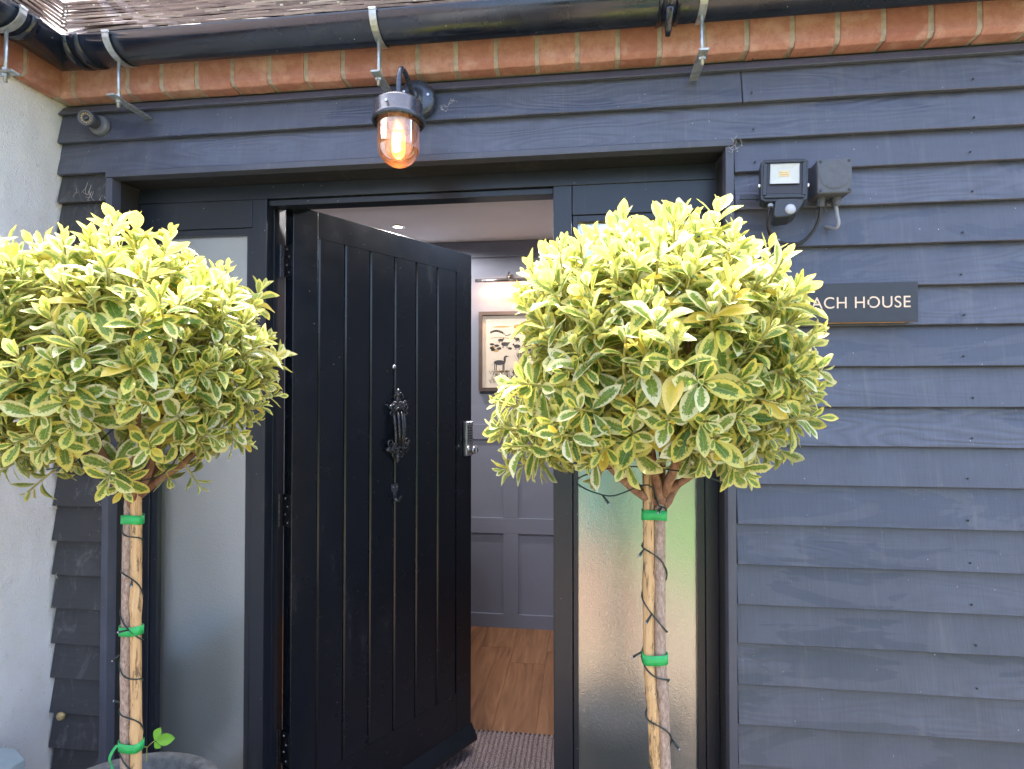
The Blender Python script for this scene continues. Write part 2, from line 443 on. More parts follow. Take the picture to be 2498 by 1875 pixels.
def m_bark(name, c1, c2, sc=140):
    g = N(name); v = g.coords((1, 1, 0.45))
    f = g.noise(v, sc, 4, 0.7)
    b = g.ramp(f, [(0.35, c1), (0.62, c2), (0.8, tuple(min(1, x * 1.5) for x in c2))])
    return g.set(Base_Color=b, Roughness=0.8, Normal=g.bump(f, 0.8, 0.002), Specular_IOR_Level=0.3)
M['bark'] = m_bark('stem_bark', (0.25, 0.165, 0.125), (0.46, 0.35, 0.28), 230)
M['branch'] = m_bark('branch_bark', (0.17, 0.075, 0.045), (0.33, 0.19, 0.12), 90)
M['twig'] = m_bark('green_twig', (0.26, 0.25, 0.06), (0.44, 0.40, 0.13), 90)
def m_cane():
    g = N('bamboo_cane'); v = g.coords((1, 1, 0.08))
    f = g.noise(v, 190, 4, 0.7)
    b = g.ramp(f, [(0.33, (0.16, 0.09, 0.035)), (0.42, (0.54, 0.33, 0.15)), (0.7, (0.70, 0.47, 0.25))])
    b = g.mix(g.ramp(g.noise(g.coords((1, 1, 0.3)), 60, 4, 0.8), [(0.54, (0,0,0)), (0.62, (0.85,)*3)]), b, (0.10, 0.065, 0.035))
    return g.set(Base_Color=b, Roughness=0.5, Normal=g.bump(f, 0.4, 0.001))
M['cane'] = m_cane()

def m_obscure():
    g = N('obscure_glass'); v = g.coords(rnd=False)
    n = g.bump(g.noise(v, 240, 2, 0.5), 0.45, 0.0010)
    g.set(Base_Color=(0.24, 0.25, 0.24), Roughness=0.35, Normal=n, Transmission_Weight=0.65, IOR=1.45)
    gl = g.n('ShaderNodeBsdfGlossy'); gl.inputs['Roughness'].default_value = 0.06; gl.inputs['Color'].default_value = (0.70, 0.735, 0.745, 1)
    g.l(n, gl.inputs['Normal'])
    mx = g.n('ShaderNodeMixShader'); mx.inputs[0].default_value = 0.46
    g.l(g.b.outputs[0], mx.inputs[1]); g.l(gl.outputs[0], mx.inputs[2]); g.l(mx.outputs[0], g.out.inputs[0])
    return g.m
M['glass'] = m_obscure()
def m_jar():
    g = N('lantern_glass')
    tr = g.n('ShaderNodeBsdfTransparent'); tr.inputs[0].default_value = (0.97, 0.95, 0.95, 1)
    gl = g.n('ShaderNodeBsdfGlossy'); gl.inputs['Roughness'].default_value = 0.04
    fr = g.n('ShaderNodeFresnel'); fr.inputs[0].default_value = 1.5
    fm = g.math('ADD', g.math('MULTIPLY', fr.outputs[0], 0.9), 0.05)
    mx = g.n('ShaderNodeMixShader'); g.l(fm, mx.inputs[0]); g.l(tr.outputs[0], mx.inputs[1]); g.l(gl.outputs[0], mx.inputs[2])
    df = g.n('ShaderNodeBsdfTranslucent'); df.inputs[0].default_value = (1.0, 0.68, 0.45, 1)
    m2 = g.n('ShaderNodeMixShader'); m2.inputs[0].default_value = 0.07
    g.l(mx.outputs[0], m2.inputs[1]); g.l(df.outputs[0], m2.inputs[2]); g.l(m2.outputs[0], g.out.inputs[0])
    return g.m
M['jar'] = m_jar()
def m_emit(name, c, s):
    g = N(name); g.set(Base_Color=c, Emission_Color=c, Emission_Strength=s); return g.m
M['bulb'] = m_emit('bulb_glow', (1.0, 0.66, 0.30), 3.0)
M['downlight'] = m_emit('downlight_glow', (1.0, 0.85, 0.58), 1.1)
M['amber'] = m_emit('amber_glass', (1.0, 0.42, 0.12), 0.20)

def m_floor():
    g = N('oak_board'); v = g.coords((9, 0.9, 9))
    oi = g.n('ShaderNodeObjectInfo')
    f = g.noise(v, 2.2, 6, 0.65, 1.2)
    b = g.ramp(f, [(0.3, (0.10, 0.043, 0.020)), (0.5, (0.21, 0.098, 0.046)), (0.72, (0.32, 0.165, 0.083))])
    b = g.mix(g.ramp(g.noise(g.coords((60, 4, 60)), 2, 3), [(0.45, (0,0,0)), (0.7, (0.4,)*3)]), b, (0.16, 0.075, 0.035))
    b = g.mix(g.math('MULTIPLY', oi.outputs['Random'], 0.2), b, (0.30, 0.17, 0.09))
    return g.set(Base_Color=b, Roughness=0.38)
M['floor'] = m_floor()
def m_mat():
    g = N('ribbed_carpet'); v = g.coords(rnd=False)
    f = g.noise(v, 210, 2, 0.8)
    b = g.ramp(f, [(0.30, (0.05, 0.042, 0.045)), (0.45, (0.17, 0.12, 0.11)), (0.55, (0.40, 0.33, 0.32)), (0.68, (0.28, 0.25, 0.30)), (0.8, (0.56, 0.47, 0.43))])
    return g.set(Base_Color=b, Roughness=1.0, Normal=g.bump(f, 1.0, 0.006), Specular_IOR_Level=0.1)
M['mat'] = m_mat()
def m_gravel():
    g = N('gravel_ground'); v = g.coords(rnd=False)
    vo = g.n('ShaderNodeTexVoronoi'); vo.inputs['Scale'].default_value = 60; g.l(v, vo.inputs['Vector'])
    sp = g.n('ShaderNodeSeparateColor'); g.l(vo.outputs['Color'], sp.inputs[0])
    b = g.ramp(sp.outputs[0], [(0, (0.12, 0.085, 0.055)), (0.5, (0.22, 0.165, 0.11)), (1, (0.34, 0.27, 0.19))])
    return g.set(Base_Color=b, Roughness=0.9, Normal=g.bump(vo.outputs['Distance'], 1.0, 0.01))
M['gravel'] = m_gravel()
M['lawn'] = simple('lawn_grass', (0.07, 0.13, 0.03), 0.9, 0, 0.4, 12, 0.8, 90)
M['hedge'] = simple('hedge_leaf', (0.055, 0.085, 0.035), 0.7, 0, 0.4, 5)
M['pebble'] = simple('pebble', (0.42, 0.40, 0.36), 0.7, 0, 0.35, 12, 0.2, 100)
M['soil'] = simple('soil', (0.06, 0.045, 0.035), 0.95, 0, 0.4, 60, 1.0, 120)

# ================================================================== STRUCTURE
GZ = -0.15
# --- ground, lawn and hedge in front of the house (seen only in reflections)
struct('ground', MB().add([(-60,-80,GZ),(60,-80,GZ),(60,60,GZ),(-60,60,GZ)], [(0,1,2,3)]), M['gravel'])
struct('lawn', MB().add([(-0.6,-9.0,GZ+.006),(9,-9.0,GZ+.006),(9,-3.0,GZ+.006),(0.9,-3.0,GZ+.006)], [(0,1,2,3)]), M['lawn'])
rng = random.Random(4)
hb = MB()
nx, nz = 60, 12
for i in range(nx + 1):
    for j in range(nz + 1):
        x = -9 + 22 * i / nx; z = GZ + 2.4 * j / nz
        d = 0.25 * mnoise.noise(Vector((x * 1.7, z * 1.7, 0))) + 0.12 * mnoise.noise(Vector((x * 5, z * 5, 3)))
        hb.v.append(Vector((x + 0.1 * d, -11.0 + d + 0.5 * (j / nz) ** 4, z + 0.15 * d)))
hb.f += [(i*(nz+1)+j, (i+1)*(nz+1)+j, (i+1)*(nz+1)+j+1, i*(nz+1)+j+1) for i in range(nx) for j in range(nz)]
k0 = len(hb.v)
hb.add([(-9,-12.2,GZ),(13,-12.2,GZ),(13,-12.2,2.25),(-9,-12.2,2.25)], [(0,1,2,3)])
hb.f += [(i*(nz+1)+nz, (i+1)*(nz+1)+nz, k0+2, k0+3) if i == nx//2 else (i*(nz+1)+nz, (i+1)*(nz+1)+nz, k0+2) for i in range(nx)]
solo('hedge', hb, M['hedge'], 'long clipped green hedge across the gravel drive facing the house', 'hedge')

# --- cladding edges measured on the wall (heights of the lower edge of each board)
EZ = [2.250, 2.167, 2.075, 1.993, 1.899, 1.802, 1.702, 1.606, 1.508, 1.410, 1.315, 1.220, 1.122, 1.023, 0.926, 0.832, 0.732, 0.635]
while EZ[-1] > GZ + 0.08: EZ.append(EZ[-1] - 0.098)
XC = -1.508                    # corner with the white wing
XL, XR = -1.345, 0.374         # outer faces of the two upright trims
XEND = 3.2
ZT = 2.074                     # top of the trim over the door recess

wall = thing('clad_house_wall', 'dark blue-grey weatherboarded house wall with an orange brick course under the gutter', 'wall', (XC, 0, GZ))
bodym = simple('wall_body', (0.05, 0.05, 0.05), 0.9)
b = MB(); b.box(XC-.35, XL+.012, .016, .16, GZ, 2.36); b.box(XR-.012, XEND, .016, .16, GZ, 2.36); b.box(XL+.012, XR-.012, .016, .16, ZT+.004, 2.36)
b.box(XL+.012, XR-.012, .016, .16, GZ, -0.01)
part('wall_core', b, bodym, wall)
rb = random.Random(11)
def board(x0, x1, zb, zt, n=14, mk='board'):
    m = MB(); w = 0.0006
    prof = [(-.018, zb), (-.003, zb), (.008, zt), (.003, zt)]
    m.prism(prof, 'x', x0, x1, n, w, rb)
    return part('weatherboard', m, M[mk], wall, bevel=0.0015, seg=1)
xj = at(1812, 205, -.018).x
for i, zb in enumerate(EZ):
    zt = (EZ[i-1] if i else 2.278) + (0.022 if i else 0)
    if i == 1:
        board(XC + .002, xj - .001, zb, zt, 24); board(xj + .001, XEND, zb, zt)
    elif i < 2:
        board(XC + .002, XEND, zb, zt, 40)
    elif i == 2:
        board(XC + .002, XEND, zb, zt, 40)
    else:
        l = board(XC + .002 + rb.uniform(0, .003), XL - .0015 - rb.uniform(0, .002), zb, zt, 2, 'board_dark')
        board(XR + .002 + rb.uniform(0, .0015), XEND, zb, zt, 22)
# nail heads in the boards
nm = MB()
for i, zb in enumerate(EZ[:17]):
    for xn in ((0.43, 0.92) if i < 5 else (0.90, 1.4)):
        x = xn + rb.uniform(-.012, .012); z = zb + 0.022
        nm.lathe([(0, -.0012), (.0022, -.0012), (.0025, 0)], (x, -.0172, z), 8, (0, -1, 0))
part('nail', nm, M['cable_black'], wall, kind='stuff')
# trims round the recess
part('trim', MB().box(XL, XL+.020, -.021, .012, GZ, ZT-.018), M['board_trim'], wall, bevel=.0015)
part('trim', MB().box(XR-.020, XR, -.021, .012, GZ, ZT-.018), M['board_trim'], wall, bevel=.0015)
part('trim', MB().box(XL, XR, -.023, .012, ZT-.017, ZT), M['board_trim'], wall, bevel=.0015)
part('recess_lining', MB().box(XL+.0005, XL+.0185, .013, .0795, GZ, ZT-.019), M['reveal'], wall)
part('recess_lining', MB().box(XR-.0185, XR-.0005, .013, .0795, GZ, ZT-.019), M['reveal'], wall)
part('recess_lining', MB().box(XL+.02, XR-.02, .013, .0795, ZT-.0168, ZT-.002), M['reveal'], wall)

# brick course under the gutter: each brick its own
xb = -1.468; bi = 0
pitch = [0.1035]
mort = MB().prism([(-.0372, 2.372), (-.0372, 2.2985), (-.0285, 2.2885), (.03, 2.2885), (.03, 2.372)], 'x', XC, XEND)
part('mortar_bed', mort, M['mortar'], wall)
rbk = random.Random(3)
brick_src = None
x = -1.478
widths = [0.036, 0.158]
while x < XEND - .1:
    w = widths.pop(0) if widths else rbk.uniform(.089, .095)
    yj = rbk.uniform(-.0015, .0015); zj = rbk.uniform(-.0015, .0015)
    prof = [(-.0405+yj, 2.372), (-.0405+yj, 2.2965+zj), (-.031+yj, 2.2845+zj), (.008, 2.2845+zj), (.008, 2.372)]
    part('brick', MB().prism(prof, 'x', x, x + w, 6, .0009, rbk), M['brick'], wall, bevel=.0022, seg=2)
    x += w + 0.0120

# --- white rendered wing coming forward on the left
wing = thing('rendered_wing', 'white rough-rendered wing wall meeting the dark boards at the left corner', 'wall', (XC, -1.0, GZ))
wm = MB()
ny, nz = 160, 60
x0 = XC
for i in range(ny + 1):
    for j in range(nz + 1):
        y = 0.02 - 1.6 * i / ny; z = GZ + (2.288 - GZ) * j / nz
        d = 0.0035 * mnoise.noise(Vector((0, y * 22, z * 22))) + 0.006 * mnoise.noise(Vector((5, y * 4, z * 4)))
        wm.v.append(Vector((x0 + d, y, z)))
wm.f += [(i*(nz+1)+j, i*(nz+1)+j+1, (i+1)*(nz+1)+j+1, (i+1)*(nz+1)+j) for i in range(ny) for j in range(nz)]
wm.box(XC-.3, XC-.012, -6.0, .014, GZ, 2.2875)
wm.box(XC-.3, XC, -6.0, -1.58, GZ, 2.2875)
part('rendered_face', wm, M['render'], wing, smooth=True)
part('mortar_bed', MB().prism([(-1.4708, 2.372), (-1.4708, 2.2985), (-1.4795, 2.2885), (XC+.002, 2.2885), (XC+.002, 2.372)], 'y', -3.0, -.038), M['mortar'], wing)
part('upper_core', MB().box(XC-.3, XC-.001, -6.0, .014, 2.289, 2.372), bodym, wing)
y = -.042
ws = [.100, .104]
while y > -1.4:
    w = ws.pop(0) if ws else rbk.uniform(.09, .097)
    xo = rbk.uniform(-.0015, .0015)
    prof = [(-1.4675+xo, 2.372), (-1.4675+xo, 2.2965), (-1.477+xo, 2.2845), (XC+.003, 2.2845), (XC+.003, 2.372)]
    part('brick', MB().prism(prof, 'y', y - w, y), M['brick'], wing, bevel=.0022)
    y -= w + .0105

# --- roof: main slope and wing slope meeting in a valley; every near tile its own
PT = R(40.6); CP, SP = math.cos(PT), math.sin(PT)
EY, EZr = -0.128, 2.378                  # lowest tile edge
EXw = -1.378                             # same on the wing side
roof = thing('tiled_roof', 'weathered brown plain-tiled roof sloping up from the gutters to an inner valley', 'roof', (XC, 0.5, EZr))
def slope_pt(x, s, up=0.0): return Vector((x, EY + s*CP - up*SP, EZr + s*SP + up*CP))
def wslope_pt(y, s, up=0.0): return Vector((EXw - s*CP + up*SP, y, EZr + s*SP + up*CP))
GAU, TW = 0.066, 0.166
def tilemesh(w, ln=0.118, th=0.0055):
    m = MB(); n = 3
    for i in range(n + 1):
        xx = w * (i / n - .5)
        for (s, u) in ((0, 0), (0, th), (ln, th - .004), (ln, -.004)):
            cam_ = 0.0015 * math.cos(math.pi * (i / n - .5))
            m.v.append(Vector((xx, s, u + cam_)))
    for i in range(n):
        for j in range(4):
            k = (j + 1) % 4
            m.f.append((i*4+j, (i+1)*4+j, (i+1)*4+k, i*4+k))
    m.f += [(0,1,2,3), (n*4+3, n*4+2, n*4+1, n*4)]
    return m
tsrc = bpy.data.meshes.new('tile')
def put_tile(m4, w):
    ob = bpy.data.objects.new('tile', TM[w]); col.objects.link(ob); ob.parent = roof
    m4 = Matrix.Translation(-Vector(roof.location)) @ m4
    ob.matrix_local = m4; return ob
TM = {}
for key, w in (('full', TW-.003), ('half', TW*.5-.003)):
    t_ = tilemesh(w); TM[key] = tomesh(t_, 'tile', M['tile'], Vector((0,0,0)))
rt = random.Random(8)
ntile = 0
def main_rot(jr): return Matrix.Rotation(PT + jr, 4, 'X')
for r_ in range(19):
    s = r_ * GAU
    xv = EXw - s * CP - .01                # the valley line in plan
    x = xv + (0 if r_ % 2 else TW/2)
    sag = 0
    while x < .30 - r_*.05:
        wv = 0.003 * mnoise.noise(Vector((x * 1.3, r_ * .35, 0))) + 0.004 * mnoise.noise(Vector((x * .35, 1, 7)))
        lift = 0.0025 + wv + rt.uniform(-.0009, .0022)
        near = max(0.0, 1 - (x - xv) / .3)
        p = slope_pt(x + TW/2, s + rt.uniform(-.004, .004) + near*near*.02, 0.010 + lift + near*near*.012)
        m4 = Matrix.Translation(p) @ main_rot(R(-3.6) + rt.uniform(-.006, .006)) @ Matrix.Rotation(rt.uniform(-.008, .008), 4, 'Z')
        put_tile(m4, 'full'); ntile += 1
        x += TW
for r_ in range(17):
    s = r_ * GAU
    yv = EY + s * CP + .01
    y = yv - (0 if r_ % 2 else TW/2)
    k = 0
    while k < 3:
        wv = 0.003 * mnoise.noise(Vector((y * 1.3, r_ * .35, 4)))
        near = max(0.0, 1 - (yv - y) / .3)
        p = wslope_pt(y - TW/2, s + rt.uniform(-.004, .004) + near*near*.02, 0.010 + .0025 + wv + rt.uniform(-.0009, .0022) + near*near*.012)
        # rotate so the tile's local y runs up the wing slope (towards -x)
        m4 = Matrix.Translation(p) @ Matrix.Rotation(R(90), 4, 'Z') @ main_rot(R(-3.6) + rt.uniform(-.006, .006)) @ Matrix.Rotation(rt.uniform(-.008, .008), 4, 'Z')
        put_tile(m4, 'full'); ntile += 1
        y -= TW; k += 1
# roof decks under the tiles (and the slopes beyond them)
dk = MB()
S1 = 4.2
a_ = slope_pt(EXw, 0, -.006); b_ = slope_pt(XEND, 0, -.006); c_ = slope_pt(XEND, S1, -.006); d_ = slope_pt(EXw - S1*CP, S1, -.006)
w1 = wslope_pt(EY, 0, -.006); w2 = wslope_pt(-6, 0, -.006); w3 = wslope_pt(-6, S1, -.006); w4 = wslope_pt(EY + S1*CP, S1, -.006)
dk.add([a_, b_, c_, d_, (b_.x, c_.y, b_.z), (a_.x-S1*CP, c_.y, b_.z)], [(0,1,2,3)])
dk.add([w1, w2, w3, w4], [(0,3,2,1)])
dk.add([(XC, -.1, 2.373), (XEND, -.1, 2.373), (XEND, .16, 2.373), (XC, .16, 2.373)], [(0,1,2,3)])
part('roof_deck', dk, M['tile'], roof)

# ================================================================== FRAME AND GLASS
fy = .080
FXL, FXR, FZT = XL + .0195, XR - .0195, ZT - .0178
OL, OR_, OT = -.916, -.079, 2.013        # door opening
frame = thing('door_frame', 'black painted entrance frame with obscure glass sidelights on both sides of the door', 'door frame', (OL, fy, -.01))
zb0 = -.01
def fpart(nm, x0, x1, y0, y1, z0, z1, mat='frame', bv=.0015): return part(nm, MB().box(x0, x1, y0, y1, z0, z1), M[mat], frame, bevel=bv)
fpart('post', OL-.045, OL, fy, fy+.07, zb0, OT)
fpart('post', OR_, OR_+.051, fy, fy+.07, zb0, OT)
fpart('post', FXL, FXL+.045, fy, fy+.07, zb0, OT - .085)
fpart('post', FXR-.033, FXR, fy, fy+.07, zb0, OT - .085)
fpart('head_rail', FXL, FXR, fy+.0005, fy+.07, OT+.0005, FZT)
fpart('header_board', FXL, OL-.0465, fy+.001, fy+.07, 1.931, OT)
fpart('header_board', OR_+.0525, FXR, fy+.001, fy+.07, 1.931, OT)
fpart('door_stop', OL, OL+.002, fy+.040, fy+.07, zb0, OT-.015)
fpart('door_stop', OL+.0005, OR_-.0005, fy+.012, fy+.05, OT-.0175, OT-.0005)
fpart('lining', OL-.03, OL-.012, fy+.0705, fy+.13, zb0, OT+.02)
fpart('lining', OL-.012, OR_+.03, fy+.0705, fy+.12, OT+.003, OT+.02)
fpart('lining', OR_+.012, OR_+.03, fy+.0705, fy+.13, zb0, OT+.003)
fpart('rebate', OR_+.0505, OR_+.0535, fy+.033, fy+.068, zb0, OT-.001)
fpart('rebate', OL-.0535, OL-.0455, fy+.033, fy+.068, zb0, OT-.001)
fpart('sill', FXL, OL-.0465, fy, fy+.07, zb0, .10)
fpart('sill', OR_+.0525, FXR, fy, fy+.07, zb0, .10)
fpart('threshold', OL+.001, OR_-.001, fy-.03, fy+.09, zb0-.03, .02)
# beads and panes
def sidelight(x0, x1, z0, z1, gx0, gx1):
    w = MB()
    for (a, c, d, e) in ((x0+.001, gx0, z0, z1), (gx1, x1-.001, z0, z1)): w.box(a, c, fy+.006, fy+.03, d, e)
    w.box(gx0, gx1, fy+.006, fy+.03, z1-.018, z1-.0005); w.box(gx0, gx1, fy+.006, fy+.03, z0+.0005, z0+.02)
    bd = part('glazing_bead', w, M['frame'], frame, bevel=.001)
    return part('pane', MB().box(gx0-.004, gx1+.004, fy+.022, fy+.028, z0+.01, z1-.01), M['glass'], frame)
sidelight(FXL+.045, OL-.0465, .10, 1.931, FXL+.068, OL-.064)
sidelight(OR_+.0525, FXR-.033, .10, 1.931, OR_+.067, FXR-.053)

# ================================================================== INTERIOR
IX0, IX1, IY0, IY1, IZ = -2.1, 1.6, .16, 2.05, 2.40
struct('ceiling', MB().box(IX0, IX1, 1.09, IY1, IZ, IZ+.05), M['ceil'])
struct('lobby_ceiling', MB().box(IX0, IX1, IY0+.02, 1.0895, 2.30, IZ+.05), M['ceil'])
struct('inner_wall', MB().box(IX0-.1, IX0, IY0+.002, IY1, 0, IZ), simple('inner_left', (0.42, 0.38, 0.36), .6, var=.04))
struct('inner_wall', MB().box(IX1, IX1+.1, IY0+.002, IY1, 0, IZ), M['wall_in'])
struct('inner_wall', MB().box(IX0, XL+.011, IY0+.002, IY0+.02, 0, 2.35), M['wall_in'])
struct('inner_wall', MB().box(XR-.011, IX1, IY0+.002, IY0+.02, 0, 2.35), M['wall_in'])
bw = struct('panelled_wall', MB().box(IX0, IX1, IY1, IY1+.1, 0, IZ+.05), M['wall_in'])
def wpart(nm, x0, x1, z0, z1): return part(nm, MB().box(x0, x1, IY1-.012, IY1-.0005, z0, z1), M['wall_in'], bw, bevel=.0015)
wpart('rail', IX0, IX1, .0005, .087); wpart('rail', IX0, IX1, .581, .677); wpart('rail', IX0, IX1, 1.161, 1.255)
wpart('rail', IX0, IX1, 2.298, 2.398)
xs = -.488
while xs > IX0 + .6: xs -= .455
while xs < IX1 - .1:
    wpart('stile', xs, xs+.094, .0875, .5805); wpart('stile', xs, xs+.094, .6775, 1.1605)
    xs += .455
wpart('stile', -.17, -.09, 1.2555, 2.2975)
# oak floor: boards running into the house
fl = struct('floor', MB().box(IX0, IX1, IY0-.08, IY1, -.05, -.004), M['soil'])
rf = random.Random(5)
x = IX0; i = 0
while x < IX1 - .01:
    w = .19; y = .96
    ys = [.96, rf.uniform(1.2, 1.8), IY1]
    for a, c in zip(ys, ys[1:]):
        part('floor_board', MB().box(x+.0006, min(x+w, IX1)-.0006, a+.0006, c-.0006, -.0035, .0035), M['floor'], fl)
    x += w
# ribbed entrance mat
mm = MB(); x = IX0; mt = []
dm = thing('entrance_mat', 'ribbed brown and grey flecked entrance mat just inside the open door', 'mat', (-.5, .55, 0))
pr = [(IX0, 0)]
nr = int((IX1 - IX0) / .020); prs = []
for i in range(nr):
    x = IX0 + i * .020
    prs += [(x, -.002), (x + .003, .006), (x + .008, .0085), (x + .013, .006), (x + .0165, -.002)]
prs += [(IX1, .001), (IX1, -.003), (IX0, -.003)]
m_ = MB(); top = prs[:-2]
for yy in (IY0+.003, .955):
    for (px_, pz_) in top: m_.v.append(Vector((px_, yy, pz_)))
n_ = len(top); m_.f += [(i, i+1, n_+i+1, n_+i) for i in range(n_-1)]
part('carpet', m_, M['mat'], dm)

# picture and its light
pic = thing('framed_print', 'framed print of dark sheep and a hound on a pale hillside, on the hall wall', 'picture', (-.446, IY1-.002, 1.70))
py1 = IY1 - .004
px0, px1, pz0, pz1 = -.618, -.273, 1.483, 1.933
fr = MB()
for bx in ((px0-.022, px0, pz0-.022, pz1+.022), (px1, px1+.022, pz0-.022, pz1+.022), (px0, px1, pz0-.022, pz0), (px0, px1, pz1, pz1+.022)):
    fr.box(bx[0], bx[1], py1-.028, py1, bx[2], bx[3])
part('frame', fr, M['picture_frame'], pic)
part('print', MB().box(px0, px1, py1-.010, py1-.006, pz0, pz1), M['paper'], pic)
ink = MB(); och = MB(); rp = random.Random(2)
def P2(u, v, m, pts, dy=0):           # polygon in picture coordinates (0..1)
    m.add([(px0 + (px1-px0)*(u + a), py1 - .0105 - dy, pz0 + (pz1-pz0)*(v + c)) for a, c in pts], [tuple(range(len(pts)))])
def ell(m, u, v, a, c, n=12, dy=0, wob=.15):
    P2(u, v, m, [(a*math.cos(2*math.pi*k/n)*rp.uniform(1-wob, 1+wob), c*math.sin(2*math.pi*k/n)*rp.uniform(1-wob, 1+wob)) for k in range(n)], dy)
def strokes(m, u0, v0, u1, v1, n, ln, w=.004, lean=.3, dy=.0002):
    for _ in range(n):
        u, v = rp.uniform(u0, u1), rp.uniform(v0, v1); a = rp.uniform(-lean, lean); l = ln * rp.uniform(.5, 1.2)
        P2(u, v, m, [(0, 0), (w, 0), (w + a*l, l), (a*l, l)], dy)
# far hill line and fields
for k in range(26):
    u = .14 + .03*k; v = .735 + .02*math.sin(k*.5) + (.015 if k < 9 else 0)
    if u < .86: P2(u, v, ink, [(0, 0), (.032, .002), (.032, .012 + (.02 if k < 8 else 0)), (0, .010 + (.018 if k < 8 else 0))], .0002)
for k in range(20): P2(.14 + .035*k, .68 + .012*math.sin(k*.4), och, [(0,0),(.036,.001),(.036,.008),(0,.006)], .0003)
ell(och, .35, .84, .16, .012, 14); ell(och, .62, .84, .05, .03, 10)
def beast(u, v, s, flip=1):
    ell(ink, u, v, .058*s, .024*s, 12, .0004, .08)
    ell(ink, u + flip*.060*s, v + .020*s, .017*s, .014*s, 8, .0006, .05)
    for k in (-.038, -.024, .022, .036): P2(u + k*s, v - .045*s, ink, [(0,0),(.007*s,0),(.007*s,.03*s),(0,.03*s)], .0005)
for (u, v, s, f) in ((.33,.655,.85,1), (.64,.665,.9,-1), (.41,.60,1.2,1), (.63,.57,1.1,-1), (.79,.64,1.1,-1), (.81,.585,1.25,1), (.83,.525,.95,-1)): beast(u, v, s, f)
for (u, v) in ((.17,.60),(.20,.56),(.26,.58),(.19,.52),(.30,.54),(.24,.51),(.17,.545),(.50,.54)): ell(ink if rp.random() < .6 else och, u, v, .045, .018, 10, .0003, .3)
# hound
ell(ink, .31, .345, .105, .034, 14, .0005, .05); ell(ink, .405, .39, .022, .045, 10, .0006, .05); ell(ink, .43, .43, .022, .014, 8, .0007, .05)
P2(.44, .425, ink, [(0,0),(.045,.004),(.045,.010),(0,.014)], .0007)
for k in (.215, .245, .365, .385): P2(k, .235, ink, [(0,0),(.012,0),(.018,.10),(0,.10)], .0006)
P2(.20, .33, ink, [(0,0),(.02,.02),(-.045,-.03),(-.055,-.035)], .0006)
strokes(ink, .14, .14, .40, .20, 40, .06, .004, .9); strokes(ink, .62, .36, .86, .44, 60, .10, .004, .9)
strokes(ink, .42, .08, .60, .20, 40, .07, .005, 1.2); strokes(ink, .14, .05, .40, .12, 50, .05, .004, 1)
strokes(och, .14, .21, .50, .225, 40, .012, .02, .3, .0004)
for k in (.56, .66, .76): P2(k, .05, ink, [(0,0),(.012,0),(.012,.19),(0,.19)], .0006)
for v in (.10, .15, .20): P2(.54, v, ink, [(0,0),(.30,0),(.30,.010),(0,.010)], .0007)
part('ink_drawing', ink, M['ink'], pic, kind='stuff'); part('ochre_wash', och, M['ochre'], pic, kind='stuff')
pl = thing('picture_light', 'slim brass-dark picture light fixed above the framed print', 'lamp', (-.446, IY1-.01, 2.125))
part('shade', MB().tube([(-.645, IY1-.11, 2.132), (-.25, IY1-.11, 2.132)], .011, 12), M['chrome'], pl, smooth=True)
part('arm', MB().tube([(-.446, IY1-.013, 2.17), (-.446, IY1-.06, 2.19), (-.446, IY1-.11, 2.145)], .004, 8), M['chrome'], pl, smooth=True)
part('wall_plate', MB().lathe([(0,0.012),(.02,.012),(.022,0)], (-.446, IY1-.0005, 2.17), 16, (0,-1,0)), M['chrome'], pl)
ld = bpy.data.lights.new('picture_lamp', 'AREA'); ld.shape = 'RECTANGLE'; ld.size = .34; ld.size_y = .02; ld.energy = .38; ld.color = (1.0, .55, .28)
lo = bpy.data.objects.new('picture_lamp', ld); col.objects.link(lo); lo.location = (-.446, IY1-.10, 2.118)
lo.rotation_euler = (R(35), 0, 0); lo.parent = None
# hall downlights; the last two are unseen, added to brighten the interior
dsrc = None
def downlight(x, y, z, lab, e):
    t = thing('downlight', lab, 'light', (x, y, z), 0, 'recessed hall downlights')
    part('bezel', MB().lathe([(.026,0),(.030,-.004),(.041,-.004),(.043,-.0005)], (x, y, z), 28), M['steel'], t, smooth=True)
    part('lens', MB().lathe([(0.0,-.0015),(.026,-.0015)], (x, y, z), 24), M['downlight'], t)
    l = bpy.data.lights.new('downlight_beam', 'SPOT'); l.energy = e; l.spot_size = R(172); l.spot_blend = .25; l.color = (1, .95, .92); l.shadow_soft_size = .03
    o = bpy.data.objects.new('downlight_beam', l); col.objects.link(o); o.location = (x, y, z-.012)
dl = at(970, 553, 1.67)
downlight(dl.x, 1.675, IZ, 'lit round downlight in the hall ceiling above the open door', 7)
downlight(.25, 1.675, IZ, 'unseen added downlight farther right in the hall ceiling, behind the frame head', 5)
downlight(-.45, .62, 2.30, 'unseen added downlight in the lower lobby ceiling just inside the entrance', 10)

# ================================================================== DOOR
DA = 58.9
door = thing('entrance_door', 'black ledged entrance door standing open inwards, with knocker, hook and keypad', 'door', (-.865, .14, 0), R(DA))
DW, DT, DZ0, DZ1 = .800, .044, .050, 2.013
def dp(nm, mb, mat='door', bv=.0, sg=2, **k): return part(nm, mb, M[mat] if isinstance(mat, str) else mat, door, local=True, bevel=bv, seg=sg, **k)
grooves = [.088, .187, .289, .396, .499, .607, .712]
dp('backing', MB().box(.002, DW-.002, .008, DT, DZ0, DZ1))
dp('stile', MB().box(0, .086, 0, .0078, DZ0, DZ1), bv=.002)
dp('stile', MB().box(.7138, DW, 0, .0078, DZ0, DZ1), bv=.002)
dp('rail', MB().box(.0862, .7136, 0.0003, .0078, 1.929, DZ1), bv=.001)
dp('rail', MB().box(.0862, .7136, 0.0003, .0078, DZ0, .261), bv=.001)
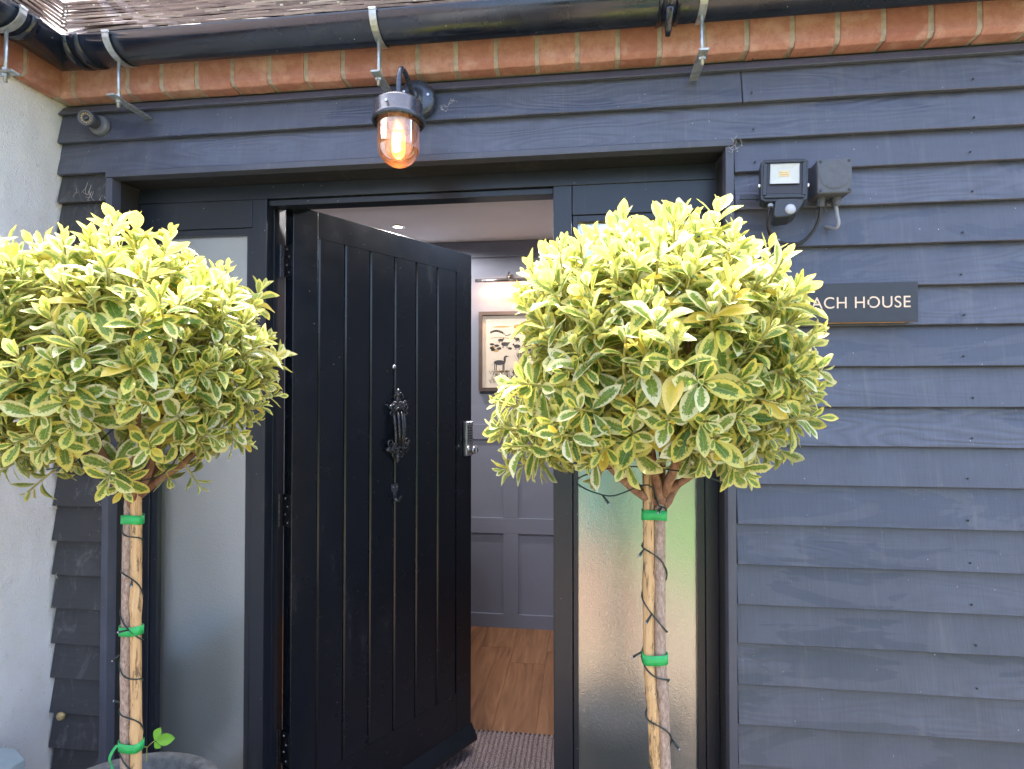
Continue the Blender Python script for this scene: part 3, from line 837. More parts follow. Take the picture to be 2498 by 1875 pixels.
for a, c in zip(grooves, grooves[1:]):
    m_ = MB(); x0, x1 = a + .0018, c - .0018
    # bead and chamfer on both edges
    prof = [(x0, .0078), (x0, .0045), (x0+.0045, .0004), (x1-.0045, .0004), (x1, .0045), (x1, .0078)]
    m_.prism(prof, 'z', .2615, 1.9285)
    dp('board', m_)
wb = MB().prism([(-.034, .052), (-.030, .066), (0, .112), (0, .052)], 'x', .004, DW+.004)
dp('weather_bar', wb, bv=.003)
# spyhole and scratches
dp('spyhole', MB().lathe([(0,.004),(.005,.004),(.0075,.0015),(.008,0)], (.393, 0.0, 1.537), 20, (0,-1,0)), 'steel', smooth=True)
# ornate iron knocker
kx, kz = .400, 1.33
k1 = MB(); rk = random.Random(9)
def kb(dx, dz, r, dy=.012, e=1.0): k1.blob((kx+dx, -dy, kz+dz), r*rk.uniform(.9, 1.1), r*.9, r*e, 9, 6, .16, rk)
def curl(cx_, cz_, r, turns, s, w, dy=.014, a0=0):
    pts = []; n = int(14*turns)
    for i in range(n+1):
        a = a0 + s*2*math.pi*turns*i/n; q = r*(1 - .75*i/n)
        pts.append((kx + cx_ + q*math.cos(a), -dy - .006*i/n, kz + cz_ + q*math.sin(a)))
    k1.tube(pts, [w*(1-.4*i/n) for i in range(n+1)], 7)
for dz, r in ((.122, .009), (.110, .012), (.100, .008), (.092, .011)): kb(0, dz, r)
for sx in (-1, 1):
    curl(sx*.014, .104, .012, 1.1, sx, .0032, a0=R(90))
    for k in range(6): kb(sx*(.006 + .0055*k), .078 - .0025*k + rk.uniform(-.004, .004), .0085)
    curl(sx*.026, .066, .018, 1.4, sx, .0045, .018, R(90))
    curl(sx*.030, .044, .010, 1.2, -sx, .0035)
    k1.tube([(kx+sx*.020, -.012, kz+.06), (kx+sx*.023, -.022, kz+.02), (kx+sx*.020, -.026, kz-.03), (kx+sx*.016, -.022, kz-.06), (kx+sx*.024, -.016, kz-.078)], [.0045, .005, .0055, .005, .004], 8)
    k1.tube([(kx+sx*.008, -.016, kz+.06), (kx+sx*.009, -.028, kz+.02), (kx+sx*.008, -.032, kz-.03), (kx+sx*.004, -.026, kz-.066)], [.004, .0045, .005, .004], 8)
    for k in range(8): kb(sx*(.008 + .005*k), -.072 - .002*k + rk.uniform(-.005, .005), .0085)
    curl(sx*.036, -.058, .014, 1.3, sx, .004, .016, R(-60))
    curl(sx*.030, -.082, .016, 1.3, -sx, .004, .014, R(60))
    curl(sx*.014, -.100, .012, 1.1, sx, .0035, .012, R(-90))
for dz, r in ((-.088, .012), (-.100, .010), (-.110, .011), (-.120, .008), (-.128, .005)): kb(0, dz, r)
for _ in range(26): kb(rk.uniform(-.030, .030), rk.uniform(.055, .085), .0055, .02)
for _ in range(26): kb(rk.uniform(-.036, .036), rk.uniform(-.092, -.062), .0055, .02)
knk = dp('knocker', k1, 'black_iron', smooth=True)
# coat-hook shaped letter hook below
hk = MB()
hx, hz = .396, 1.124
hk.prism([(hx-.0145, hz), (hx+.0145, hz), (hx+.0145, hz-.022), (hx+.007, hz-.030), (hx+.005, hz-.052), (hx-.005, hz-.052), (hx-.007, hz-.030), (hx-.0145, hz-.022)], 'y', -.0035, 0)
hk.prism([(-.0035, hz-.040), (-.0035, hz-.052), (-.010, hz-.061), (-.022, hz-.061), (-.030, hz-.050), (-.034, hz-.040), (-.031, hz-.040), (-.026, hz-.050), (-.021, hz-.056), (-.011, hz-.056), (-.0005, hz-.044)], 'x', hx-.0055, hx+.0055)
hook = dp('hook', hk, simple('hook_paint', (.045, .05, .062), .4), bv=.0008)
for sx in (-.008, .008):
    part('screw', MB().lathe([(0,.0012),(.0028,.0012),(.0032,0)], (hx+sx, -.0035, hz-.010), 10, (0,-1,0)), M['screw'], hook, local=True)
# keypad lock
kp = MB(); lx0, lx1, lz0, lz1 = .748, .790, 1.192, 1.332
kbody = dp('keypad_lock', MB().box(lx0, lx1, -.020, 0, lz0, lz1), simple('lock_steel', (.30, .31, .33), .3, .9), bv=.006, sg=3, smooth=False)
part('face_plate', MB().box(lx0+.004, lx1-.004, -.0215, -.0195, lz0+.003, lz1-.003), M['steel'], kbody, local=True, bevel=.0008)
part('key_field', MB().box(lx0+.010, lx1-.010, -.0222, -.0214, lz0+.052, lz1-.016), M['flood_black'], kbody, local=True)
for i in range(2):
    for j in range(7):
        cx_ = lx0 + .0165 + i*.0105; cz_ = lz1 - .0215 - j*.0104
        part('button', MB().box(cx_-.0032, cx_+.0032, -.0252, -.0221, cz_-.0030, cz_+.0030), M['screw'], kbody, local=True, bevel=.0008)
part('knob', MB().lathe([(.012,0),(.012,.010),(.0165,.014),(.0175,.022),(.015,.027),(0,.028)], (lx1-.016, -.0215, lz0+.026), 28, (0,-1,0)), M['steel'], kbody, local=True, smooth=True)
part('turn_grip', MB().box(lx1-.018, lx1-.014, -.054, -.048, lz0+.013, lz0+.039), M['steel'], kbody, local=True, bevel=.0015)
# hinges: knuckle at the hinge side, one leaf on the jamb and one on the door edge
for pyy in (636, 1245, 1825):
    zc = at(684, pyy, .15).z
    hg = MB()
    hxp, hyp = -.012, .050                # door-local place of the pin
    for q in range(5): hg.lathe([(.0001, .0), (.0062, .0), (.0062, .0190), (.0001, .0190)], (hxp, hyp, zc - .05 + q*.0202), 16)
    h = dp('hinge', hg, 'hinge', smooth=False)
    part('leaf_plate', MB().box(-.0022, -.0004, .004, .046, zc-.049, zc+.049), M['hinge'], h, local=True)
    for q in range(4):
        part('screw', MB().lathe([(0,.0016),(.003,.0012),(.0034,0)], (-.0024, .018 + (q % 2)*.012, zc - .036 + q*.024), 8, (-1,0,0)), M['screw'], h, local=True)
# jamb leaves stay with the frame
for pyy in (636, 1245, 1825):
    zc = at(684, pyy, .15).z
    h = part('hinge_leaf', MB().box(OL-.0118, OL-.0095, fy+.072, fy+.100, zc-.049, zc+.049), M['hinge'], frame)
    for q in range(4):
        part('screw', MB().lathe([(0,.0016),(.003,.0012),(.0034,0)], (OL-.0096, fy+.080+(q % 2)*.010, zc-.036+q*.024), 8, (1,0,0)), M['screw'], h)

# ================================================================== GUTTERS
GYC, GZC, GRY, GRZ = -.105, 2.374, .055, .044
def gut_prof(sc_=1.0, lip=True, n=14, t=.003):
    out = []; inn = []
    for i in range(n + 1):
        a = math.pi + math.pi * i / n
        out.append((math.cos(a)*GRY*sc_, math.sin(a)*GRZ*sc_))
        inn.append((math.cos(a)*(GRY*sc_-t), math.sin(a)*(GRZ*sc_-t)))
    if lip: out = [(-GRY*sc_-.0015, .004)] + out + [(GRY*sc_+.0015, .004)]; inn = [(-GRY*sc_+t, .004)] + inn + [(GRY*sc_-t, .004)]
    return out + inn[::-1]
gut = thing('black_gutter', 'long glossy black half-round gutter running over the door with galvanised rod brackets', 'gutter', (0, GYC, GZC))
def seg_x(name, x0, x1, sc_=1.0, mitre0=False, parent=None, mat='gutter', th=.003, lip=True):
    m = MB(); pf = gut_prof(sc_, lip, t=th); n = len(pf); xs = (x0, x1)
    for k, xx in enumerate(xs):
        for (p, q) in pf:
            sh = -p if (mitre0 and k == 0) else 0
            m.v.append(Vector((xx + sh, GYC + p, GZC + q)))
    m.f += [(j, (j+1) % n, n + (j+1) % n, n + j) for j in range(n)]
    h = n // 2
    for base in (0, n):                   # end faces as quads between inner and outer line
        m.f += [(base+j, base+j+1, base+n-2-j, base+n-1-j) for j in range(h-1)]
    return part(name, m, M[mat], parent or gut, smooth=True)
GXW = -1.468 + .065                        # centre line of the wing gutter
seg_x('gutter_channel', GXW, XEND, 1.0, True)
def ring_x(x, w, sc_=1.06): return seg_x('gutter_joint', x - w/2, x + w/2, sc_, th=.006)
xr1 = atx
ring_x(at(213, 120, -.12).x, .022, 1.07)
cj = at(1632, 30, -.13).x
ring_x(cj, .050, 1.05); ring_x(cj-.020, .008, 1.10); ring_x(cj+.020, .008, 1.10); ring_x(cj+.002, .010, 1.10)
hk2 = MB().tube([(cj, GYC-.045, GZC-.040), (cj, GYC-.02, GZC-.055), (cj, GYC-.012, GZC-.074), (cj, GYC-.002, GZC-.083)], [.009, .009, .0085, .006], 10)
part('clip', hk2, M['gutter'], gut, smooth=True)
wg = thing('wing_gutter', 'short dirty black gutter along the wing roof at the top left corner', 'gutter', (GXW, -.3, GZC))
def seg_y(name, y0, y1, sc_=1.0, mitre=False, th=.003, mat='gutter'):
    m = MB(); pf = gut_prof(sc_, True, t=th); n = len(pf)
    for k, yy in enumerate((y0, y1)):
        for (p, q) in pf:
            sh = p if (mitre and k == 1) else 0    # front lip is towards +x here
            m.v.append(Vector((GXW - p, yy + sh, GZC + q)))
    m.f += [(j, (j+1) % n, n + (j+1) % n, n + j) for j in range(n)]
    h = n // 2
    for base in (0, n): m.f += [(base+j, base+j+1, base+n-2-j, base+n-1-j) for j in range(h-1)]
    return part(name, m, M[mat], wg, smooth=True)
seg_y('gutter_channel', -6.0, GYC, 1.0, True)
for yy, w in ((-.232, .022), (-.36, .022)): seg_y('gutter_joint', yy-w/2, yy+w/2, 1.07, th=.006)
seg_x('gutter_joint', GXW + .045, GXW+.067, 1.07, th=.006)
# rod brackets
def bracket(x, y, along_x, rod_top, arm_z, name_lab, parent, arm_len, rod_d=.034):
    """strap round the gutter, threaded rod, flat arm back to the wall"""
    br = MB(); n = 14
    for i in range(n + 1):
        a = math.pi + math.pi * i / n
        for (rr, ww) in ((1.02, -.009), (1.02, .009), (1.09, .009), (1.09, -.009)):
            p, q = math.cos(a)*GRY*rr, math.sin(a)*GRZ*rr
            br.v.append(Vector((x + ww, GYC + p, GZC + q)) if along_x else Vector((GXW - p, y + ww, GZC + q)))
    br.f += [(i*4+j, i*4+(j+1) % 4, (i+1)*4+(j+1) % 4, (i+1)*4+j) for i in range(n) for j in range(4)]
    if along_x: br.box(x-.009, x+.009, GYC-GRY*1.09-.002, GYC-GRY*1.02+.010, GZC+.0, GZC+.0065)
    else: br.box(GXW+GRY*1.02-.010, GXW+GRY*1.09+.002, y-.009, y+.009, GZC, GZC+.0065)
    st = part('bracket', br, M['galv'], parent, bevel=.0005, seg=1)
    c = Vector((x, GYC - .012, 0)) if along_x else Vector((GXW + .012, y, 0))
    zt_ = GZC - GRZ*1.05
    part('rod', MB().tube([(c.x, c.y, zt_), (c.x, c.y, arm_z-.022)], .0042, 10), M['galv'], st, smooth=True)
    nb = MB()
    nb.lathe([(0, -.0035), (.0085, -.0035), (.0085, .0035), (0, .0035)], (c.x, c.y, arm_z-.0065), 6)
    nb.lathe([(0, -.003), (.0085, -.003), (.0085, .003), (0, .003)], (c.x, c.y, arm_z+.0075), 6)
    part('nut', nb, M['galv'], st)
    am = MB()
    if along_x: am.box(c.x-.011, c.x+.011, c.y-.028, -.012, arm_z-.0025, arm_z+.0025)
    else: am.box(-1.500, c.x+.028, c.y-.011, c.y+.011, arm_z-.0025, arm_z+.0025)
    part('arm', am, M['galv'], st, bevel=.0006, seg=1)
    return st
bracket(-1.222, 0, True, 0, 2.224, '', gut, .15)
bracket(-.505, 0, True, 0, 2.236, '', gut, .15)
bracket(.279, 0, True, 0, 2.232, '', gut, .15)
bracket(0, -.268, False, 0, 2.222, '', wg, .15)

# ================================================================== WALL FITTINGS
# ship's-style wall lantern
LX, LY = -.434, -.175
lan = thing('wall_lantern', 'lit black wall lantern with a clear glass jar hanging over the door', 'lamp', (LX, -.02, 2.218))
pc = (LX, -.018, 2.218)
part('wall_plate', MB().lathe([(0,.030),(.016,.030),(.017,.026),(.030,.024),(.046,.022),(.050,.018),(.0525,.010),(.0525,0)], pc, 40, (0,-1,0)), M['lantern'], lan, smooth=True)
wp2 = part('boss', MB().lathe([(0,.046),(.010,.046),(.0125,.040),(.0125,.030),(.020,.028),(.021,.024)], pc, 24, (0,-1,0)), M['lantern'], lan, smooth=True)
for sx, sz in ((.035, .006), (-.030, .018), (-.006, -.036)):
    part('screw', MB().lathe([(0,.003),(.0035,.0025),(.004,0)], (LX+sx, -.0405, 2.218+sz), 10, (0,-1,0)), M['screw'], lan)
ctop = 2.158
pts = [Vector((LX, -.058, 2.214))]
for i in range(11):
    a = R(-10 + 190 * i / 10)
    pts.append(Vector((LX, (LY-.058-.0)/2 - 0 + ((-.058 - LY)/2 - .010)*math.cos(a) + .004, 2.188 + .022*math.sin(a) + (.012 if i < 5 else 0))))
pts = [Vector((LX, -.058, 2.214)), Vector((LX, -.085, 2.222)), Vector((LX, -.110, 2.232)), Vector((LX, -.135, 2.236)), Vector((LX, -.158, 2.228)), Vector((LX, -.171, 2.206)), Vector((LX, LY, 2.180)), Vector((LX, LY, ctop-.004))]
pts2 = []
for i in range(len(pts)-1):
    for k in range(4):
        t = k/4; p0 = pts[max(i-1,0)]; p1 = pts[i]; p2 = pts[i+1]; p3 = pts[min(i+2, len(pts)-1)]
        pts2.append(.5*((2*p1) + (p2-p0)*t + (2*p0-5*p1+4*p2-p3)*t*t + (3*p1-p0-3*p2+p3)*t*t*t))
pts2.append(pts[-1])
part('arm', MB().tube(pts2, .0062, 14), M['lantern'], lan, smooth=True)
cz = 2.094
part('cap', MB().lathe([(0,.064),(.012,.064),(.015,.060),(.024,.057),(.028,.053),(.040,.049),(.052,.042),(.0575,.036),(.058,.006),(.0625,.002),(.0635,-.004),(.061,-.009),(.058,-.009),(.055,.001),(.054,.030),(0,.036)], (LX, LY, cz), 48), M['lantern'], lan, smooth=True)
part('screw', MB().lathe([(0,.004),(.0035,.0035),(.004,0)], (LX-.010, LY-.0575, cz+.020), 10, (0,-1,0)), M['chrome'], lan)
jb = [(.050,-.002)]
for i in range(0, 11):
    a = R(90*i/10); jb.append((.050*math.cos(a) if i else .0495, -.060 - .052*math.sin(a)))
ji = [(r*.955 if r > .001 else 0, h+.0022) for r, h in jb]
part('glass_jar', MB().lathe(jb + ji[::-1], (LX, LY, cz), 48), M['jar'], lan, smooth=True)
part('lamp_holder', MB().lathe([(.0,.03),(.024,.03),(.024,-.016),(.019,-.018),(.019,-.028),(0,-.028)], (LX, LY, cz), 28), M['galv'], lan, smooth=True)
part('label', MB().box(LX-.020, LX-.004, LY-.0262, LY-.0245, cz-.014, cz-.004), M['white_plastic'], lan)
part('bulb', MB().lathe([(.014,-.0285),(.0165,-.036),(.0168,-.074),(.014,-.084),(.008,-.090),(0,-.092)], (LX, LY, cz), 24), M['amber'], lan, smooth=True)
part('filament', MB().lathe([(0,-.036),(.0122,-.037),(.0122,-.076),(.009,-.082),(0,-.084)], (LX, LY-.006, cz), 20), M['bulb'], lan, smooth=True)
pld = bpy.data.lights.new('lantern_glow', 'POINT'); pld.energy = .05; pld.color = (1, .42, .14); pld.shadow_soft_size = .012
plo = bpy.data.objects.new('lantern_glow', pld); col.objects.link(plo); plo.location = (LX, LY, cz-.097)

# bullet camera
cc = thing('security_camera', 'small round grey bullet security camera with a ring of lights, top left of wall', 'camera', (-1.37, -.018, 2.215))
part('base', MB().lathe([(0,.014),(.018,.014),(.0265,.012),(.028,.008),(.0285,0)], (-1.366, -.016, 2.207), 28, (0,-1,0)), M['cam_grey'], cc, smooth=True)
cdir = Vector((.16, -1.0, -.16)).normalized(); c0 = Vector((-1.372, -.024, 2.214))
bd = part('barrel', MB().lathe([(0,0),(.017,0),(.0185,.004),(.0185,.034),(.0205,.034),(.0205,.048),(.0185,.050),(.0165,.048),(.0165,.044),(0,.044)], c0, 32, cdir), M['cam_grey'], cc, smooth=True)
part('lens', MB().lathe([(0,.0495),(.004,.0495),(.0065,.0475),(.0075,.0445)], c0, 20, cdir), M['black_iron'], bd, smooth=True)
uu = cdir.cross(Vector((0,0,1))).normalized(); vv = uu.cross(cdir)
for k in range(12):
    a = 2*math.pi*k/12
    part('light_dot', MB().lathe([(0,.0018),(.0016,.0012),(.0018,0)], c0 + cdir*.0445 + (uu*math.cos(a)+vv*math.sin(a))*.0122, 8, cdir), M['led'], bd)

# floodlight with motion sensor
fo = Vector((.469, -.085, 1.940))
ft = thing('floodlight', 'square black floodlight with a pale reflector and a motion sensor below it', 'floodlight', fo, rot=(R(-14), R(4), R(-8)))
def fp(nm, mb, mat, parent=None, **k): return part(nm, mb, M[mat], parent or ft, local=True, **k)
fp('housing', MB().prism([(-.050,-.052),(-.040,-.058),(.040,-.058),(.050,-.052),(.052,.048),(.044,.055),(-.044,.055),(-.052,.048)], 'y', -.0085, .022), 'flood_black', bevel=.003, seg=3)
rim = MB()
for bx in ((-.043, .043, -.051, -.044), (-.043, .043, .042, .049), (-.046, -.038, -.0438, .0418), (.038, .046, -.0438, .0418)): rim.box(bx[0], bx[1], -.0125, -.0080, bx[2], bx[3])
fp('rim', rim, 'flood_black', bevel=.0025)
# pyramid reflector behind the front: outer square to inner square
rf_ = MB().add([(-.031,-.0095,-.014),(.031,-.0095,-.014),(.031,-.0095,.038),(-.031,-.0095,.038),(-.014,-.0085,.001),(.014,-.0085,.001),(.014,-.0085,.026),(-.014,-.0085,.026)],
               [(0,1,5,4),(1,2,6,5),(2,3,7,6),(3,0,4,7),(4,5,6,7)])
rf_.v = [Vector((v.x, -.0122 if abs(v.x) > .02 else -.0095, v.z)) for v in rf_.v]
rfl = fp('reflector', rf_, 'reflector')
fp('reflector_edge', MB().tube([(-.031,-.0125,-.014),(.031,-.0125,-.014),(.031,-.0125,.038),(-.031,-.0125,.038),(-.031,-.0125,-.014)], .0009, 6), 'white_plastic')
lm = MB()
for i in range(3):
    for j in range(4): lm.box(-.0105 + j*.0054, -.0068 + j*.0054, -.0105, -.0093, .0065 + i*.0050, .0102 + i*.0050)
fp('led_grid', lm, 'led', rfl)
fp('glass_front', MB().box(-.0365, .0365, -.0092, -.0088, -.0385, .0395), 'cable_black')
fp('pivot_screw', MB().lathe([(0,.006),(.005,.005),(.006,0),(.004,-.006)], (-.050, .004, -.010), 12, (-1,0,0)), 'chrome')
fp('pivot_screw', MB().lathe([(0,.006),(.005,.005),(.006,0),(.004,-.006)], (.050, .004, -.010), 12, (1,0,0)), 'chrome')
fp('mounting_bar', MB().box(-.090, .058, .046, .050, -.017, -.004), 'flood_black', bevel=.001)
fp('sensor_neck', MB().tube([(0,.006,-.052),(.001,.004,-.062),(.001,-.002,-.076)], [.009,.006,.010], 12), 'flood_black')
sn = MB().prism([(-.022,-.072),(-.012,-.064),(.020,-.064),(.038,-.070),(.034,-.080),(.022,-.100),(.010,-.108),(-.018,-.112),(-.024,-.106)], 'y', -.030, .012)
fp('sensor_body', sn, 'flood_black', bevel=.003, seg=2)
fp('sensor_lens', MB().blob((.010,-.030,-.092), .0115, .008, .0125, 18, 10), 'white_plastic', smooth=True)
fp('cable_gland', MB().lathe([(0,0),(.006,0),(.0065,.006),(.006,.012),(0,.012)], (-.026,.004,-.065), 10), 'white_plastic')
# junction box
jx0, jx1, jz0, jz1 = .546, .621, 1.909, 1.989
jb_ = thing('junction_box', 'grey square junction box with a round lid and two cables below', 'junction box', (.583, -.018, 1.95))
part('body', MB().box(jx0, jx1, -.075, -.020, jz0, jz1), M['box_grey'], jb_, bevel=.005, seg=3)
part('lid', MB().box(jx0-.001, jx1+.001, -.083, -.0755, jz0-.001, jz1+.001), M['box_grey'], jb_, bevel=.004, seg=3)
part('lid_disc', MB().lathe([(0,.0006),(.028,.0004),(.0345,.0009),(.0355,0)], (.5835, -.083, 1.952), 48, (0,-1,0)), M['box_grey'], jb_, smooth=True)
for sx in (jx0+.006, jx1-.006):
    for sz in (jz0+.006, jz1-.006):
        part('screw', MB().lathe([(0,.001),(.003,.001),(.0038,0)], (sx, -.0832, sz), 10, (0,-1,0)), M['flood_black'], jb_)
for gx in (.566, .601):
    part('gland', MB().lathe([(0,0),(.011,0),(.011,-.008),(.0095,-.009),(.0095,-.017),(.007,-.021),(0,-.021)], (gx, -.045, jz0), 14), M['box_grey'], jb_)
def spline(pts, n=6):
    pts = [Vector(p) for p in pts]; out = []
    for i in range(len(pts)-1):
        p0 = pts[max(i-1,0)]; p1 = pts[i]; p2 = pts[i+1]; p3 = pts[min(i+2, len(pts)-1)]
        for k in range(n):
            t = k/n; out.append(.5*((2*p1)+(p2-p0)*t+(2*p0-5*p1+4*p2-p3)*t*t+(3*p1-p0-3*p2+p3)*t*t*t))
    out.append(pts[-1]); return out
cab = [(.438,-.088,1.878), (.434,-.085,1.855), (.440,-.070,1.828), (.462,-.045,1.812), (.500,-.032,1.806), (.530,-.030,1.810), (.553,-.036,1.835), (.564,-.044,1.866), (.566,-.045,1.889)]
solo('black_cable', MB().tube(spline(cab), .0036, 10), M['cable_black'], 'black cable looping from the floodlight sensor up to the junction box', 'cable', smooth=True)
solo('grey_cable', MB().tube(spline([(.601,-.045,1.889),(.603,-.046,1.868),(.606,-.046,1.848),(.603,-.038,1.838),(.596,-.022,1.845),(.590,-.004,1.853)]), .0042, 10), M['cable_grey'], 'short grey cable bending from the junction box into a hole in the board', 'cable', smooth=True)
sw_ = at(1899, 586, -.02)
solo('wall_screw', MB().lathe([(0,.0025),(.0022,.0025),(.0045,.0015),(.005,0)], (sw_.x, -.0185, sw_.z), 14, (0,-1,0)), M['white_plastic'], 'pale round screw head in the board below the floodlight', 'screw')

# name sign
SX0, SX1, SZ0, SZ1 = .425, .784, 1.612, 1.706
sg = thing('house_sign', 'black rectangular COACH HOUSE sign with cut-out letters on a plywood back', 'sign', ((SX0+SX1)/2, -.02, SZ0))
part('face', MB().box(SX0, SX1, -.0375, -.0335, SZ0, SZ1), M['sign'], sg, bevel=.0006)
part('plywood_back', MB().box(SX0+.002, SX1-.002, -.0333, -.0260, SZ0, SZ1-.002), M['wood_sign'], sg)
part('plywood_back', MB().box(SX0+.010, SX1-.022, -.0258, -.0200, SZ0-.0005, SZ1-.010), M['wood_sign'], sg)
tc = bpy.data.curves.new('lettering', 'FONT'); tc.body = 'COACH HOUSE'; tc.size = 1.0; tc.space_character = 1.06
tc.extrude = 0.0
to = bpy.data.objects.new('lettering_tmp', tc); col.objects.link(to)
bpy.context.view_layer.update()
dg = bpy.context.evaluated_depsgraph_get()
me = bpy.data.meshes.new_from_object(to.evaluated_get(dg))
bpy.data.objects.remove(to)
xs_ = [v.co.x for v in me.vertices]; ys_ = [v.co.y for v in me.vertices]
ux0, ux1, uy0, uy1 = min(xs_), max(xs_), min(ys_), max(ys_)
TXR, TXL, TZ0, TH = .7675, .4875, 1.6455, .0275
for v in me.vertices:
    x_ = TXL + (v.co.x-ux0)/(ux1-ux0)*(TXR-TXL); z_ = TZ0 + (v.co.y-uy0)/(uy1-uy0)*TH
    v.co = Vector((x_, -.03785, z_))
me.materials.append(M['letter'])
lt = bpy.data.objects.new('lettering', me); col.objects.link(lt); lt.parent = sg; lt.location = -Vector(sg.location)
# stencil bridges across the round letters
wid = TXR - TXL
br_ = MB()
for fx in (.139, .672):
    cxx = TXL + fx*wid
    br_.box(cxx-.0014, cxx+.0014, -.0384, -.0379, TZ0-.001, TZ0+.008); br_.box(cxx-.0014, cxx+.0014, -.0384, -.0379, TZ0+TH-.008, TZ0+TH+.001)
part('stencil_bridge', br_, M['sign'], sg)

# meter box at the lower left, snail, cobwebs
mb_ = thing('meter_box', 'pale grey-blue plastic meter box low on the white wing wall', 'box', (-1.47, -.40, .2))
mt_ = atx(62, 1826, -1.405)
topz = atx(30, 1822, -1.44).z
part('case', MB().prism([(-1.504, topz-.45), (-1.405, topz-.45), (-1.405, topz-.028), (-1.430, topz-.006), (-1.504, topz)], 'y', -.62, mt_.y), M['util'], mb_, bevel=.003)
part('lid', MB().box(-1.4045, -1.398, -.61, mt_.y-.012, topz-.42, topz-.05), M['util'], mb_, bevel=.002)
sp_ = at(148, 1747, -.024)
sb = MB()
for i in range(60):
    t = i/59; a = 2*math.pi*2.6*t; r_ = .0075*(1-.85*t); rr = .0062*(1-.7*t)+.0006
    if i: pass
pts = []; rads = []
for i in range(50):
    t = i/49; a = 2*math.pi*2.4*t; q = .0068*(1-t)**.8
    pts.append((sp_.x + q*math.cos(a), -.024-.007*t, sp_.z + q*math.sin(a))); rads.append(.0062*(1-t*.8)+.0004)
sb.tube(pts, rads, 10)
sb.blob((sp_.x, -.024, sp_.z), .0115, .0085, .0105, 14, 10)
solo('snail', sb, M['snail'], 'small banded brown snail shell stuck under a short board at lower left', 'snail', smooth=True)
rw = random.Random(21)
cw = MB()
def web(cx_, cy_, cz_, r, n):
    for _ in range(n):
        p = Vector((cx_ + rw.uniform(-r, r), cy_ - rw.uniform(0, .006), cz_ + rw.uniform(-r*.5, r*.5)))
        q = p + Vector((rw.uniform(-r, r), rw.uniform(-.004, .004), rw.uniform(-r, r)))
        mid = (p+q)/2 + Vector((rw.uniform(-r, r)*.3, -.002, -abs(rw.gauss(0, r*.3))))
        cw.tube(spline([p, mid, q], 3), .00035, 3)
for zb in EZ[3:17]:
    web(XC+.014, -.016, zb-.004, .010, 7)
    if rw.random() < .6: web(XL-.012, -.014, zb+.01, .012, 4)
web(at(205, 470, -.02).x, -.02, at(205, 470, -.02).z, .03, 9)
for (px_, py_) in ((1085, 262), (1100, 245), (1800, 345), (1795, 360), (2010, 500)):
    p = at(px_, py_, -.03); web(p.x, -.025, p.z, .012, 7)
solo('cobweb', cw, M['web'], 'dusty wisps of cobweb caught along the board ends', 'cobweb', kind='stuff')

# ================================================================== POTTED TREES
def leaf_mb(length, bend, fold, width=.46, serr=0.0, rr=None):
    """flat leaf along +Y, face +Z; returns verts, faces, uvs"""
    rows = [(0.0, .012), (.10, .030), (.22, .11), (.38, .19), (.55, .235), (.70, .225), (.84, .155), (.94, .070), (1.0, .004)]
    cols = [-1, -.5, 0, .5, 1]
    V_, UV_ = [], []
    for (t, w) in rows:
        w = w * width / .46
        for c in cols:
            x = c * w; zf = abs(c) * w * fold
            z = zf - bend * t * t
            wv = (.010 * math.sin(t * 17 + c * 3)) * abs(c)
            V_.append(Vector((x, t, z + wv)) * length); UV_.append((.5 + .5*c, t))
    F_ = []
    for i in range(len(rows)-1):
        for j in range(4):
            a = i*5+j; F_.append((a, a+1, a+6, a+5))
    return V_, F_, UV_
def leaf_mesh(name, V_, F_, UV_, info):
    me = bpy.data.meshes.new(name); me.from_pydata(V_, [], F_)
    uvl = me.uv_layers.new(name='UVMap')
    ca = me.color_attributes.new('leafinfo', 'FLOAT_COLOR', 'POINT')
    li = [0] * (2 * len(me.loops))
    for k, lp in enumerate(me.loops):
        u = UV_[lp.vertex_index]; li[2*k] = u[0]; li[2*k+1] = u[1]
    uvl.data.foreach_set('uv', li)
    flat = []
    for c in info: flat += [c[0], c[1], 0, 1]
    ca.data.foreach_set('color', flat)
    me.polygons.foreach_set('use_smooth', [True]*len(me.polygons))
    me.materials.append(M['leaf']); me.update(); return me
SHAPES = []          # (bend, fold, width)
rs_ = random.Random(77)
for b_ in (.02, .14, .30, .50):
    for fd in (.22, .60): SHAPES.append((b_, fd, rs_.uniform(.36, .50)))
LMESH = {}
for si, (b_, fd, w_) in enumerate(SHAPES):
    V_, F_, UV_ = leaf_mb(1.0, b_, fd, w_)
    for ag in range(4):
        LMESH[(si, ag)] = leaf_mesh('leaf', V_, F_, UV_, [(ag/3.0, (si*.17) % 1.0)] * len(V_))
LV = [leaf_mb(1.0, *s) for s in SHAPES]

def basis(d, n):
    y = d.normalized(); z = (n - y*n.dot(y))
    if z.length < 1e-4: z = Vector((0,0,1)).cross(y)
    z.normalize(); x = y.cross(z)
    return Matrix((x, y, z)).transposed()

